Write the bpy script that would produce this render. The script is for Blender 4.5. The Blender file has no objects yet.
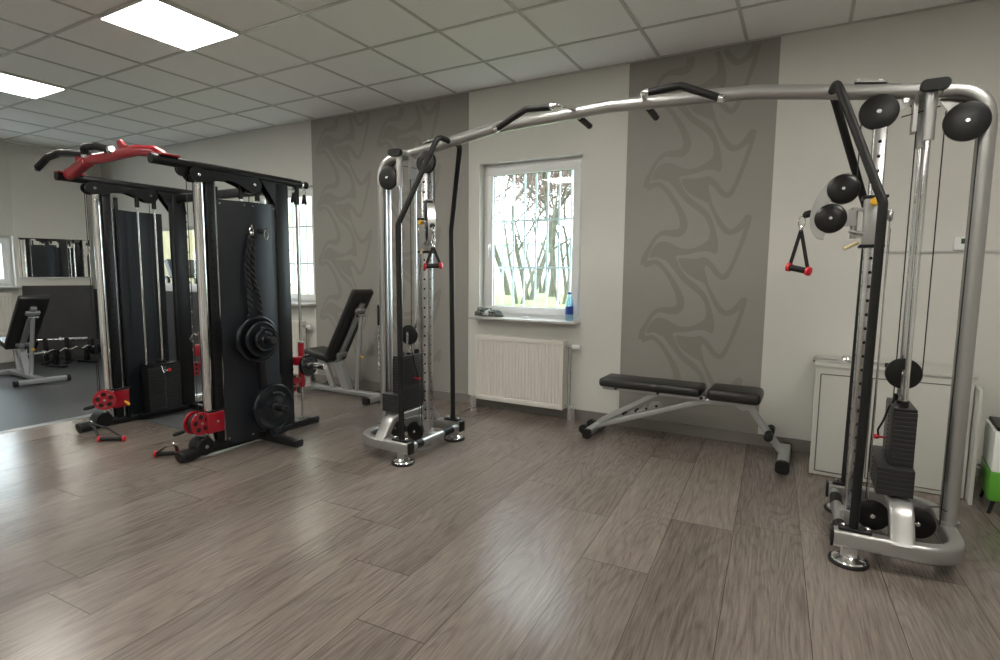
import bpy, math, random
from mathutils import Vector, Matrix
R = math.radians
SC = bpy.context.scene
COL = SC.collection

# ------------------------------------------------------------------ camera
F, YAW, PIT, ROL, CH = 546.83, -0.50617, -0.10459, 0.00854, 1.2807
D = 4.479            # back wall
H = 2.953            # ceiling
fw = Vector((math.sin(YAW)*math.cos(PIT), math.cos(YAW)*math.cos(PIT), math.sin(PIT)))
rt0 = Vector((math.cos(YAW), -math.sin(YAW), 0)); up0 = rt0.cross(fw)
rt = math.cos(ROL)*rt0 + math.sin(ROL)*up0
up = -math.sin(ROL)*rt0 + math.cos(ROL)*up0
cam = bpy.data.cameras.new('camera'); camo = bpy.data.objects.new('camera', cam); COL.objects.link(camo)
cam.sensor_width = 36; cam.lens = F*36/1000; cam.clip_start = 0.05; cam.clip_end = 300
m = Matrix((rt, up, -fw)).transposed().to_4x4(); m.translation = (0, 0, CH)
camo.matrix_world = m
SC.camera = camo

# ------------------------------------------------------------------ world, light, exposure
W = bpy.data.worlds.new('overcast'); SC.world = W; W.use_nodes = True
bg = W.node_tree.nodes['Background']; bg.inputs[0].default_value = (0.82, 0.94, 1.0, 1); bg.inputs[1].default_value = 7.5
SC.view_settings.view_transform = 'Standard'; SC.view_settings.look = 'None'
SC.view_settings.gamma = 1; SC.view_settings.use_curve_mapping = False
SC.view_settings.exposure = 0.80
PANEL_E = 15.0

def portal(name, loc, rot, sx, sy):
    l = bpy.data.lights.new(name, 'AREA'); l.shape = 'RECTANGLE'; l.size = sx; l.size_y = sy
    l.cycles.is_portal = True
    o = bpy.data.objects.new(name, l); o.location = loc; o.rotation_euler = rot; COL.objects.link(o)

# ------------------------------------------------------------------ materials
MATS = {}
def mat(name, col, rough=0.5, metal=0.0, coat=0.0, bump=0.0, bscale=200, var=0.0, emit=None, vscale=3.0, spec=0.5, aniso=None):
    if name in MATS: return MATS[name]
    M = bpy.data.materials.new(name); M.use_nodes = True; nt = M.node_tree; n = nt.nodes; b = n['Principled BSDF']
    b.inputs['Base Color'].default_value = (*col, 1); b.inputs['Roughness'].default_value = rough
    b.inputs['Metallic'].default_value = metal; b.inputs['Coat Weight'].default_value = coat
    b.inputs['Specular IOR Level'].default_value = spec
    tc = n.new('ShaderNodeTexCoord')
    if var > 0:
        nz = n.new('ShaderNodeTexNoise'); nz.inputs['Scale'].default_value = vscale; nz.inputs['Detail'].default_value = 5
        nt.links.new(tc.outputs['Object'], nz.inputs['Vector'])
        mx = n.new('ShaderNodeMix'); mx.data_type = 'RGBA'
        mx.inputs[6].default_value = (*[c*(1-var) for c in col], 1); mx.inputs[7].default_value = (*[min(1, c*(1+var)) for c in col], 1)
        nt.links.new(nz.outputs[0], mx.inputs[0]); nt.links.new(mx.outputs[2], b.inputs['Base Color'])
    if bump > 0:
        nb = n.new('ShaderNodeTexNoise'); nb.inputs['Scale'].default_value = bscale; nb.inputs['Detail'].default_value = 3
        nt.links.new(tc.outputs['Object'], nb.inputs['Vector'])
        bp = n.new('ShaderNodeBump'); bp.inputs['Strength'].default_value = bump; bp.inputs['Distance'].default_value = 0.002
        nt.links.new(nb.outputs[0], bp.inputs['Height']); nt.links.new(bp.outputs[0], b.inputs['Normal'])
    if emit:
        b.inputs['Emission Color'].default_value = (*emit[0], 1); b.inputs['Emission Strength'].default_value = emit[1]
    MATS[name] = M
    return M

wall_m = mat('wall_paint', (0.665, 0.66, 0.62), 0.85, bump=0.25, bscale=160, var=0.03, spec=0.2)
stripe_m = mat('stripe_wallpaper', (0.305, 0.292, 0.268), 0.6, bump=0.15, bscale=240, var=0.05, spec=0.35)
motif_m = mat('stripe_motif', (0.238, 0.227, 0.204), 0.5, bump=0.1, bscale=240, spec=0.4)
motif2_m = mat('stripe_motif_faint', (0.250, 0.239, 0.217), 0.5, bump=0.1, bscale=240, spec=0.4)
wains_m = mat('dark_wainscot', (0.055, 0.055, 0.055), 0.7, var=0.3, vscale=6, bump=0.2, bscale=90)
tile_m = mat('ceiling_tile', (0.86, 0.86, 0.85), 0.9, bump=0.5, bscale=130, var=0.04, vscale=40, spec=0.1)
tbar_m = mat('ceiling_tbar', (0.52, 0.52, 0.50), 0.35)
base_m = mat('baseboard_grey', (0.20, 0.185, 0.17), 0.45, var=0.1)
white_m = mat('white_plastic', (0.78, 0.79, 0.79), 0.35)
sill_m = mat('sill_stone', (0.50, 0.49, 0.47), 0.3, var=0.25, vscale=30)
rad_m = mat('radiator_enamel', (0.72, 0.69, 0.64), 0.4)
cab_m = mat('cabinet_paint', (0.55, 0.55, 0.51), 0.5, var=0.03)
cabline_m = mat('cabinet_gap', (0.14, 0.14, 0.13), 0.7)
chrome_m = mat('chrome', (0.85, 0.85, 0.86), 0.13, 1.0)
zinc_m = mat('zinc_steel', (0.62, 0.63, 0.64), 0.24, 1.0, var=0.25, vscale=18)
silver_m = mat('silver_paint', (0.42, 0.42, 0.41), 0.32, 0.75, coat=0.35, bump=0.1, bscale=500)
alu_m = mat('brushed_aluminium', (0.66, 0.68, 0.70), 0.3, 1.0)
black_m = mat('black_powder', (0.007, 0.007, 0.008), 0.36, spec=0.35, bump=0.15, bscale=400)
panel_m = mat('black_panel', (0.013, 0.016, 0.021), 0.42, spec=0.4, bump=0.1, bscale=300)
rubber_m = mat('black_rubber', (0.008, 0.008, 0.008), 0.55, spec=0.35)
plastic_m = mat('black_plastic', (0.007, 0.007, 0.007), 0.3, spec=0.4)
plate_m = mat('plate_rubber', (0.009, 0.011, 0.014), 0.22, bump=0.1, bscale=200)
stack_m = mat('stack_steel', (0.018, 0.018, 0.019), 0.36, spec=0.45)
gap_m = mat('hole_dark', (0.004, 0.004, 0.004), 0.9)
red_m = mat('red_paint', (0.34, 0.006, 0.018), 0.28, coat=0.5)
redp_m = mat('red_plastic', (0.60, 0.012, 0.025), 0.35)
yellow_m = mat('yellow_knob', (0.75, 0.42, 0.03), 0.4)
brass_m = mat('brass_grip', (0.55, 0.47, 0.25), 0.4, 0.3)
vinyl_m = mat('black_vinyl', (0.013, 0.012, 0.011), 0.36, bump=0.3, bscale=350)
benchgrey_m = mat('bench_grey_paint', (0.44, 0.45, 0.46), 0.33, 0.6, coat=0.3)
lead_m = mat('cable_black', (0.012, 0.012, 0.012), 0.35)
green_m = mat('green_paint', (0.10, 0.36, 0.03), 0.4)
wire_m = mat('white_wire', (0.5, 0.5, 0.48), 0.5)
lcd_m = mat('lcd', (0.06, 0.08, 0.055), 0.25)
bark_m = mat('bark_green', (0.075, 0.072, 0.052), 0.9, var=0.4, vscale=8)
twig_m = mat('twig', (0.13, 0.085, 0.072), 0.9, var=0.3, vscale=4)
grass_m = mat('grass_ground', (0.095, 0.125, 0.035), 0.95, var=0.6, vscale=1.2)
render_m = mat('pale_render', (0.42, 0.50, 0.53), 0.9, var=0.04)
grille_m = mat('grille_white', (0.50, 0.57, 0.60), 0.5)
skin_m = mat('skin', (0.55, 0.28, 0.19), 0.5, spec=0.3)
shirt_m = mat('dark_shirt', (0.03, 0.03, 0.035), 0.8)
hair_m = mat('brown_hair', (0.06, 0.035, 0.02), 0.6)
beige_m = mat('beige_wall', (0.62, 0.56, 0.42), 0.85, var=0.03)
mirror_m = mat('mirror_silver', (0.86, 0.88, 0.87), 0.01, 1.0)
panel_light_m = mat('panel_diffuser', (0.9, 0.9, 0.9), 0.5, emit=((1.0, 0.96, 0.88), PANEL_E))
cloth_d = mat('camo_cloth', (0.12, 0.13, 0.12), 0.9, var=0.95, vscale=26)
cloth_w = mat('white_cloth', (0.5, 0.52, 0.52), 0.9, var=0.5, vscale=20)
bottle_label_m = mat('blue_label', (0.03, 0.08, 0.35), 0.4)

def glass_mat(name, tint, gl=0.08):
    M = bpy.data.materials.new(name); M.use_nodes = True; nt = M.node_tree; n = nt.nodes
    n.remove(n['Principled BSDF']); out = n['Material Output']
    t = n.new('ShaderNodeBsdfTransparent'); t.inputs[0].default_value = (*tint, 1)
    g = n.new('ShaderNodeBsdfGlossy'); g.inputs['Roughness'].default_value = 0.02
    mx = n.new('ShaderNodeMixShader'); mx.inputs[0].default_value = gl
    nt.links.new(t.outputs[0], mx.inputs[1]); nt.links.new(g.outputs[0], mx.inputs[2]); nt.links.new(mx.outputs[0], out.inputs[0])
    MATS[name] = M; return M
glass_m = glass_mat('window_glass', (0.97, 0.985, 0.98), 0.04)
bottle_m = glass_mat('bottle_plastic', (0.62, 0.82, 0.95), 0.15)

def wood_floor():
    M = bpy.data.materials.new('vinyl_planks'); M.use_nodes = True; nt = M.node_tree; n = nt.nodes; L = nt.links.new
    b = n['Principled BSDF']
    geo = n.new('ShaderNodeNewGeometry')
    rot = n.new('ShaderNodeVectorRotate'); rot.inputs['Angle'].default_value = R(-2.5); L(geo.outputs['Position'], rot.inputs['Vector'])
    sp = n.new('ShaderNodeSeparateXYZ'); L(rot.outputs[0], sp.inputs[0])
    def mth(op, a, bb=None, c=None):
        x = n.new('ShaderNodeMath'); x.operation = op
        for i, v in enumerate((a, bb, c)):
            if v is None: continue
            if isinstance(v, (int, float)): x.inputs[i].default_value = v
            else: L(v, x.inputs[i])
        return x.outputs[0]
    PW, PL = 0.30, 1.55
    u = mth('DIVIDE', mth('ADD', sp.outputs[0], 0.115), PW)
    row = mth('FLOOR', u)
    wn = n.new('ShaderNodeTexWhiteNoise'); wn.noise_dimensions = '1D'; L(row, wn.inputs['W'])
    v = mth('ADD', mth('DIVIDE', sp.outputs[1], PL), mth('MULTIPLY', wn.outputs['Value'], 7.0))
    colid = mth('FLOOR', v)
    cv = n.new('ShaderNodeCombineXYZ'); L(row, cv.inputs[0]); L(colid, cv.inputs[1])
    wn2 = n.new('ShaderNodeTexWhiteNoise'); wn2.noise_dimensions = '3D'; L(cv.outputs[0], wn2.inputs['Vector'])
    # seams
    du = mth('ABSOLUTE', mth('SUBTRACT', mth('FRACT', u), 0.5)); dv = mth('ABSOLUTE', mth('SUBTRACT', mth('FRACT', v), 0.5))
    su = mth('GREATER_THAN', du, 0.5-0.0045); sv = mth('GREATER_THAN', dv, 0.5-0.0010)
    seam = mth('MAXIMUM', su, sv)
    # grain coordinates
    off = n.new('ShaderNodeVectorMath'); off.operation = 'MULTIPLY_ADD'; L(wn2.outputs['Color'], off.inputs[0]); off.inputs[1].default_value = (13, 17, 9)
    L(rot.outputs[0], off.inputs[2])
    mp = n.new('ShaderNodeMapping'); mp.inputs['Scale'].default_value = (1.0, 0.13, 1.0); L(off.outputs[0], mp.inputs[0])
    n1 = n.new('ShaderNodeTexNoise'); n1.inputs['Scale'].default_value = 3.6; n1.inputs['Detail'].default_value = 2.5; n1.inputs['Distortion'].default_value = 0.5; L(mp.outputs[0], n1.inputs['Vector'])
    rings = mth('SINE', mth('MULTIPLY', n1.outputs[0], 150.0))
    rings = mth('MULTIPLY_ADD', rings, 0.5, 0.5)
    rings = mth('POWER', rings, 3.0)
    mp2 = n.new('ShaderNodeMapping'); mp2.inputs['Scale'].default_value = (1.0, 0.045, 1.0); L(off.outputs[0], mp2.inputs[0])
    n2 = n.new('ShaderNodeTexNoise'); n2.inputs['Scale'].default_value = 120; n2.inputs['Detail'].default_value = 6; n2.inputs['Roughness'].default_value = 0.7; L(mp2.outputs[0], n2.inputs['Vector'])
    n3 = n.new('ShaderNodeTexNoise'); n3.inputs['Scale'].default_value = 2.5; n3.inputs['Detail'].default_value = 3; L(mp.outputs[0], n3.inputs['Vector'])
    g = mth('ADD', mth('MULTIPLY', rings, 0.105), mth('MULTIPLY', n2.outputs[0], 0.95))
    g = mth('ADD', g, mth('MULTIPLY', n3.outputs[0], 0.45))
    g = mth('ADD', g, mth('MULTIPLY', wn2.outputs['Value'], 0.18))
    cr = n.new('ShaderNodeValToRGB'); L(mth('MULTIPLY_ADD', g, 0.80, 0.04), cr.inputs[0])
    e = cr.color_ramp.elements
    e[0].position = 0.38; e[0].color = (0.285, 0.240, 0.210, 1)
    e[1].position = 0.98; e[1].color = (0.072, 0.058, 0.050, 1)
    k = cr.color_ramp.elements.new(0.68); k.color = (0.180, 0.150, 0.131, 1)
    mx = n.new('ShaderNodeMix'); mx.data_type = 'RGBA'; L(seam, mx.inputs[0]); L(cr.outputs[0], mx.inputs[6]); mx.inputs[7].default_value = (0.05, 0.042, 0.036, 1)
    L(mx.outputs[2], b.inputs['Base Color'])
    rr = mth('MULTIPLY_ADD', n2.outputs[0], 0.24, 0.09); L(rr, b.inputs['Roughness'])
    b.inputs['Specular IOR Level'].default_value = 0.5
    bp = n.new('ShaderNodeBump'); bp.inputs['Strength'].default_value = 0.35; bp.inputs['Distance'].default_value = 0.0012
    hh = mth('SUBTRACT', mth('MULTIPLY', n2.outputs[0], -1.0), mth('MULTIPLY', seam, 1.2))
    L(hh, bp.inputs['Height']); L(bp.outputs[0], b.inputs['Normal'])
    return M
floor_m = wood_floor()

def speckle():
    M = mat('rubber_floor', (0.052, 0.054, 0.056), 0.45, bump=0.5, bscale=220)
    nt = M.node_tree; n = nt.nodes; b = n['Principled BSDF']
    tc = n.new('ShaderNodeTexCoord'); vo = n.new('ShaderNodeTexVoronoi'); vo.inputs['Scale'].default_value = 140
    nt.links.new(tc.outputs['Object'], vo.inputs['Vector'])
    cr = n.new('ShaderNodeValToRGB'); cr.color_ramp.elements[0].position = 0.08; cr.color_ramp.elements[0].color = (0.16, 0.16, 0.17, 1)
    cr.color_ramp.elements[1].position = 0.2; cr.color_ramp.elements[1].color = (0.045, 0.047, 0.05, 1)
    nt.links.new(vo.outputs['Distance'], cr.inputs[0]); nt.links.new(cr.outputs[0], b.inputs['Base Color'])
    return M
rubfloor_m = speckle()

# ------------------------------------------------------------------ mesh builder
def fillet(pts, rad, seg=6, closed=False):
    P = [Vector(p) for p in pts]; out = []; N = len(P)
    for i, p in enumerate(P):
        if not closed and i in (0, N-1): out.append(p); continue
        a = P[i-1]; c = P[(i+1) % N]; d1 = a-p; d2 = c-p; l1 = d1.length; l2 = d2.length
        d1.normalize(); d2.normalize(); ang = d1.angle(d2)
        if ang > 3.1: out.append(p); continue
        t = min(rad/math.tan(ang/2), l1*0.49, l2*0.49)
        A = p+d1*t; B = p+d2*t
        for k in range(seg+1):
            s = k/seg; out.append(A*(1-s)**2 + p*2*s*(1-s) + B*s*s)
    return out

def circ(r, n=14, r2=None):
    r2 = r2 or r
    return [(r*math.cos(2*math.pi*k/n), r2*math.sin(2*math.pi*k/n)) for k in range(n)]
def rrect(w, h, r=0.01, n=3):
    out = []
    for cx, cy, a0 in ((w/2-r, h/2-r, 0), (-w/2+r, h/2-r, 90), (-w/2+r, -h/2+r, 180), (w/2-r, -h/2+r, 270)):
        for k in range(n+1):
            a = R(a0+90*k/n); out.append((cx+r*math.cos(a), cy+r*math.sin(a)))
    return out

class MB:
    def __init__(s, *mats): s.v = []; s.f = []; s.mi = []; s.mats = list(mats); s.cur = 0; s.xf = None
    def m(s, i): s.cur = i; return s
    def add(s, vs, fs):
        o = len(s.v)
        for q in vs:
            q = Vector(q)
            if s.xf is not None: q = s.xf @ q
            s.v.append(tuple(q))
        for f in fs: s.f.append([o+i for i in f]); s.mi.append(s.cur)
        return s
    def box(s, c, d, rot=None, bev=0.0):
        c = Vector(c); hx, hy, hz = d[0]/2, d[1]/2, d[2]/2
        if bev > 0:
            b = min(bev, hx*.95, hy*.95, hz*.95); vs = []; 
            prof = rrect(2*hx, 2*hy, b, 3); prof_i = rrect(2*(hx-b*.999), 2*(hy-b*.999), b*.001+1e-5, 3)
            rings = []
            for k in range(4):
                a = R(90*k/3); t = math.sin(a); w_ = 1-math.cos(a)
                rings.append((-hz + b*(1-math.sin(a)), math.cos(a)))
            lay = []
            for k in range(4):
                a = R(90*k/3); lay.append((-hz+b*(1-math.cos(a)), math.sin(a)))
            for k in range(3, -1, -1):
                a = R(90*k/3); lay.append((hz-b*(1-math.cos(a)), math.sin(a)))
            n = len(prof)
            for z, t in lay:
                for (px, py), (qx, qy) in zip(prof, prof_i): vs.append((qx+(px-qx)*t, qy+(py-qy)*t, z))
            fs = [list(range(n))[::-1], [len(vs)-n+i for i in range(n)]]
            for r_ in range(len(lay)-1):
                for i in range(n): fs.append([r_*n+i, r_*n+(i+1) % n, (r_+1)*n+(i+1) % n, (r_+1)*n+i])
        else:
            vs = [(x, y, z) for z in (-hz, hz) for x, y in ((-hx, -hy), (hx, -hy), (hx, hy), (-hx, hy))]
            fs = [[3, 2, 1, 0], [4, 5, 6, 7], [0, 1, 5, 4], [1, 2, 6, 5], [2, 3, 7, 6], [3, 0, 4, 7]]
        if rot is not None: vs = [rot @ Vector(q) for q in vs]
        return s.add([Vector(q)+c for q in vs], fs)
    def sweep(s, pts, prof, up=(0, 0, 1), cap=True, closed=False, scale=None):
        P = [Vector(p) for p in pts]
        Q = [P[0]]
        for p in P[1:]:
            if (p-Q[-1]).length > 1e-6: Q.append(p)
        P = Q; N = len(P); vs = []; fs = []; n = len(prof); up = Vector(up)
        prev = None
        for i, p in enumerate(P):
            if closed: t = (P[(i+1) % N]-P[i-1])
            else: t = (P[min(i+1, N-1)]-P[max(i-1, 0)])
            t.normalize()
            if prev is None:
                u_ = up - t*up.dot(t)
                if u_.length < 1e-3: u_ = Vector((1, 0, 0)) - t*t.x
                if u_.length < 1e-3: u_ = Vector((0, 1, 0)) - t*t.y
            else: u_ = prev - t*prev.dot(t)
            u_.normalize(); prev = u_; sd = t.cross(u_)
            sc_ = scale[i] if scale else 1
            for a, b in prof: vs.append(p + sd*a*sc_ + u_*b*sc_)
        rng = N if closed else N-1
        for i in range(rng):
            j = (i+1) % N
            for k in range(n): fs.append([i*n+k, i*n+(k+1) % n, j*n+(k+1) % n, j*n+k])
        if cap and not closed:
            fs.append(list(range(n))[::-1]); fs.append([(N-1)*n+k for k in range(n)])
        return s.add(vs, fs)
    def tube(s, pts, r, n=12, **k): return s.sweep(pts, circ(r, n), **k)
    def cyl(s, a, b, r, n=20): return s.sweep([a, b], circ(r, n))
    def lathe(s, c, axis, prof, n=28):
        """prof = [(dist along axis, radius)]"""
        ax = Vector(axis).normalized(); h = Vector((0, 0, 1)) if abs(ax.z) < .9 else Vector((1, 0, 0))
        u_ = (h-ax*h.dot(ax)).normalized(); v_ = ax.cross(u_); c = Vector(c); vs = []; fs = []
        for d, r in prof:
            r = max(r, 1e-5)
            for k in range(n):
                a = 2*math.pi*k/n; vs.append(c+ax*d+(u_*math.cos(a)+v_*math.sin(a))*r)
        for i in range(len(prof)-1):
            for k in range(n): fs.append([i*n+k, i*n+(k+1) % n, (i+1)*n+(k+1) % n, (i+1)*n+k])
        fs.append(list(range(n))[::-1]); fs.append([(len(prof)-1)*n+k for k in range(n)])
        return s.add(vs, fs)
    def prism(s, poly, a, b, axes='xy'):
        """polygon in a plane extruded from a to b along the third axis"""
        def P(q, t):
            return {'xy': (q[0], q[1], t), 'xz': (q[0], t, q[1]), 'yz': (t, q[0], q[1])}[axes]
        n = len(poly); vs = [P(q, a) for q in poly]+[P(q, b) for q in poly]
        fs = [list(range(n))[::-1], [n+i for i in range(n)]]+[[i, (i+1) % n, n+(i+1) % n, n+i] for i in range(n)]
        return s.add(vs, fs)
    def build(s, name, parent=None, smooth=True, sub=0, label=None, mats=None):
        import bmesh
        me = bpy.data.meshes.new(name); me.from_pydata(s.v, [], s.f)
        for mm in (mats or s.mats): me.materials.append(mm)
        for p, i in zip(me.polygons, s.mi): p.material_index = i
        bm = bmesh.new(); bm.from_mesh(me); bmesh.ops.recalc_face_normals(bm, faces=bm.faces); bm.to_mesh(me); bm.free()
        if smooth:
            me.shade_smooth()
            me.set_sharp_from_angle(angle=R(38))
        o = bpy.data.objects.new(name, me); COL.objects.link(o)
        if parent is not None: o.parent = parent
        if sub:
            md = o.modifiers.new('sub', 'SUBSURF'); md.levels = sub; md.render_levels = sub
        if label: o['label'] = label
        return o

def thing(name, label, cat, loc=(0, 0, 0), rz=0, group=None):
    o = bpy.data.objects.new(name, None); o.empty_display_size = .1; COL.objects.link(o)
    o.location = loc; o.rotation_euler = (0, 0, rz); o['label'] = label; o['category'] = cat
    if group: o['group'] = group
    return o
def tag(o, label, cat, group=None, kind=None):
    o['label'] = label; o['category'] = cat
    if group: o['group'] = group
    if kind: o['kind'] = kind
    return o
def struct(o, label=None):
    o['kind'] = 'structure'
    if label: o['label'] = label
    return o
def copy_tree(o, parent=None):
    c = o.copy(); COL.objects.link(c)
    if parent is not None: c.parent = parent
    for ch in list(o.children): copy_tree(ch, c)
    return c

# ------------------------------------------------------------------ room shell
XL, XR, YF = -9.43, 3.6, -4.2
W1 = (-2.715, -1.70, 0.86, 2.285)
W2 = (-5.93, -4.915, 0.90, 2.25)
IW = (-9.05, -6.55, 1.06, 1.86)     # interior glazing into the next room
WT = 0.24
def wall_with_holes(name, x0, x1, holes, y, th, z1, mt, label):
    b = MB(mt)
    xs = sorted({x0, x1, *[h[0] for h in holes], *[h[1] for h in holes]})
    for a, c in zip(xs, xs[1:]):
        hs = [h for h in holes if h[0] <= a+1e-6 and h[1] >= c-1e-6]
        segs = [(0, z1)]
        for h in hs: segs = [(0, h[2]), (h[3], z1)]
        for s0, s1 in segs: b.box(((a+c)/2, y+th/2, (s0+s1)/2), (c-a, th, s1-s0))
    return struct(b.build(name, smooth=False), label)
wall_with_holes('wall_back', XL-0.2, XR+0.2, [W1, W2, IW], D, WT, H+.15, wall_m, 'off-white back wall with windows')
# left wall with a window towards the camera
W3 = (2.34, 3.35, 1.03, 1.72)
b = MB(wall_m)
for y0, y1, z0, z1 in ((YF, W3[0], 0, H+.15), (W3[1], D, 0, H+.15), (W3[0], W3[1], 0, W3[2]), (W3[0], W3[1], W3[3], H+.15)):
    b.box((XL-.12, (y0+y1)/2, (z0+z1)/2), (.24, y1-y0, z1-z0))
struct(b.build('wall_left', smooth=False), 'off-white left wall')
struct(MB(wall_m).box((XR+.1, (YF+D)/2, H/2+.07), (.2, D-YF, H+.15)).build('wall_right', smooth=False))
struct(MB(wall_m).box(((XL+XR)/2, YF-.1, H/2+.07), (XR-XL+.4, .2, H+.15)).build('wall_front', smooth=False))
# angled section of the left wall that carries the mirror
P0 = Vector((XL+.001, 3.375, 0)); P1 = Vector((XL+.25, 4.165, 0))
b = MB(wall_m); b.prism([(P0.x, P0.y), (P1.x, P1.y), (XL+.001, 4.165)], 0, H-.004); struct(b.build('trim_5', smooth=False), 'angled wall section beside the corner')
t_ = (P1-P0).normalized(); n_ = Vector((t_.y, -t_.x, 0)); rzA = math.atan2(t_.y, t_.x)
def on_angled(s0, s1, z0, z1, off, th, m_, name):
    c = P0 + t_*((s0+s1)/2) + n_*(off+th/2); c.z = (z0+z1)/2
    return MB(m_).box(c, (s1-s0, th, z1-z0), rot=Matrix.Rotation(rzA, 3, 'Z')).build(name, smooth=False)
LA = (P1-P0).length
struct(on_angled(.03, LA, 0, 1.045, 0.0, .008, wains_m, 'wainscot_left'))
mr = thing('wall_mirror', 'frameless wall mirror on the left wall reflecting gym machines', 'mirror', P0+n_*.004+Vector((0, 0, 1.16)))
o = on_angled(.02, LA-.01, 1.165, 1.70, .004, .006, mirror_m, 'mirror_glass'); o.parent = mr; o.matrix_parent_inverse = Matrix.Translation(-mr.location)
o = on_angled(.02, LA-.01, 1.145, 1.165, .004, .014, alu_m, 'mirror_rail'); o.parent = mr; o.matrix_parent_inverse = Matrix.Translation(-mr.location)
struct(MB(wains_m).box((XL+.006, (4.165+D)/2, .49), (.012, D-4.165, .98)).build('wainscot_corner', smooth=False))
b = MB(wains_m)
b.box(((XL+W2[0])/2-.15, D-.006, .49), (W2[0]-XL-.3, .012, .98)); struct(b.build('wainscot_back', smooth=False))

# floor
FE = -5.42
struct(MB(floor_m).box(((FE+XR+.2)/2, (YF+D)/2, -.05), (XR+.2-FE, D-YF+.4, .1)).build('floor', smooth=False), 'grey-brown wood-look plank floor')
struct(MB(rubfloor_m).box(((XL-.2+FE)/2, (YF+D)/2, -.045), (FE-XL+.2, D-YF+.4, .106)).build('floor_rubber', smooth=False), 'dark speckled rubber floor')
struct(MB(alu_m).prism([(FE-.02, .0), (FE+.03, .0), (FE+.025, .004), (FE+.002, .012), (FE-.02, .010)], YF, 4.46, axes='xz').build('trim_3', smooth=False), 'metal edge strip between plank and rubber floor')
mo = MB(mat('grey_mat', (0.07, 0.072, 0.078), 0.6, bump=.3, bscale=200)).box((-4.26, 2.70, .004), (1.22, .38, .008), bev=.003).build('rubber_strip_mat')
tag(mo, 'thin grey rubber strip lying on the floor between the rack uprights', 'mat')

# ceiling
b = MB(tile_m, tbar_m)
b.box(((XL+XR)/2, (YF+D)/2, H+.05), (XR-XL+.4, D-YF+.4, .1))
b.m(1)
GX, GY = -5.462, D-.567
x = GX-.625*6
while x < XL: x += .625
xs_ = []
while x < XR: xs_.append(x); x += .625
for x in xs_: b.box((x, (YF+D)/2, H-.003), (.022, D-YF, .006))
y = GY
while y > YF: b.box(((XL+XR)/2, y, H-.0032), (XR-XL, .022, .0062)); y -= .625
b.box(((XL+XR)/2, D-.011, H-.0034), (XR-XL, .022, .0066)); b.box((XL+.011, (YF+D)/2, H-.0036), (.022, D-YF, .007))
struct(b.build('ceiling', smooth=False), 'suspended ceiling of mineral tiles on a grid')
proto = None
for j in range(3):
    for i in (-2, 2, 6, 10):
        cx = GX+.625*(i+.5); cy = GY-.625*(2.5+4*j)
        if cy < YF+.4: continue
        if proto is None:
            proto = thing('ceiling_light', 'x', 'light', (cx, cy, H-.006), group='square ceiling panel lights')
            fr = MB(white_m)
            for dx, dy, sx, sy in ((0, .302, .612, .012), (0, -.302, .612, .012), (.302, 0, .012, .592), (-.302, 0, .012, .592)):
                fr.box((dx, dy, -.006), (sx, sy, .012))
            fr.build('light_frame', proto, smooth=False)
            MB(panel_light_m).box((0, 0, -.004), (.594, .594, .006)).build('diffuser', proto, smooth=False)
            o = proto
        else:
            o = copy_tree(proto); o.location = (cx, cy, H-.006)
        o['label'] = {(0, -2): 'square ceiling light farther away, cut by the left picture edge', (0, 2): 'square ceiling light nearest the top left of the picture'}.get((j, i), 'square ceiling panel light outside the picture behind the viewer')

# wall stripes with painted motif -------------------------------------------------
S1 = [(-1.15,1.963,.051),(-1.103,1.977,.044),(-1.054,1.985,.038),(-.995,1.939,.035),(-.936,1.858,.038),(-.889,1.779,.046),(-.859,1.708,.055),(-.852,1.645,.06),(-.884,1.604,.064),(-.947,1.601,.055),(-1.011,1.603,.038),(-1.066,1.565,.029),(-1.107,1.494,.033),(-1.145,1.414,.048),(-1.152,1.353,.051)]
S2 = [(-1.111,1.411),(-1.085,1.486),(-1.043,1.529),(-.987,1.538),(-.922,1.512),(-.852,1.48),(-.783,1.479),(-.724,1.502),(-.672,1.536),(-.657,1.57),(-.664,1.646),(-.7,1.715),(-.756,1.766),(-.839,1.832),(-.911,1.919),(-.977,2.0),(-1.0,2.035),(-.905,2.023),(-.871,1.952),(-.814,1.872),(-.731,1.806),(-.662,1.734),(-.625,1.644),(-.598,1.548),(-.593,1.466),(-.611,1.436),(-.662,1.457),(-.728,1.454),(-.809,1.433),(-.884,1.427),(-.907,1.413),(-.988,1.392),(-1.046,1.416)]
S3 = [(-.88,2.003),(-.861,2.016),(-.753,2.01),(-.688,2.023),(-.648,1.997),(-.633,1.963),(-.672,1.956),(-.681,1.925),(-.661,1.863),(-.652,1.809),(-.685,1.824),(-.739,1.851),(-.808,1.892),(-.858,1.947)]
S4 = [(-.666,1.823,.02),(-.622,1.733,.031),(-.58,1.656,.039),(-.533,1.603,.042),(-.488,1.602,.041),(-.446,1.632,.047),(-.405,1.683,.049),(-.388,1.709,.038),(-.394,1.65,.033),(-.417,1.557,.033),(-.449,1.451,.03),(-.488,1.342,.03),(-.523,1.274,.039),(-.551,1.26,.042),(-.589,1.287,.039),(-.63,1.342,.042),(-.665,1.377,.045),(-.66,1.39,.06)]
def cat(P, n=4, closed=False):
    P = [tuple(p) for p in P]; N = len(P); out = []
    for i in range(N if closed else N-1):
        p0 = P[(i-1) % N] if closed else P[max(i-1, 0)]; p1 = P[i]; p2 = P[(i+1) % N]; p3 = P[(i+2) % N] if closed else P[min(i+2, N-1)]
        for k in range(n):
            t = k/n
            out.append(tuple(.5*((2*b_)+(-a_+c_)*t+(2*a_-5*b_+4*c_-d_)*t*t+(-a_+3*b_-3*c_+d_)*t**3) for a_, b_, c_, d_ in zip(p0, p1, p2, p3)))
    if not closed: out.append(P[-1])
    return out
from mathutils.geometry import tessellate_polygon
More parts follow.
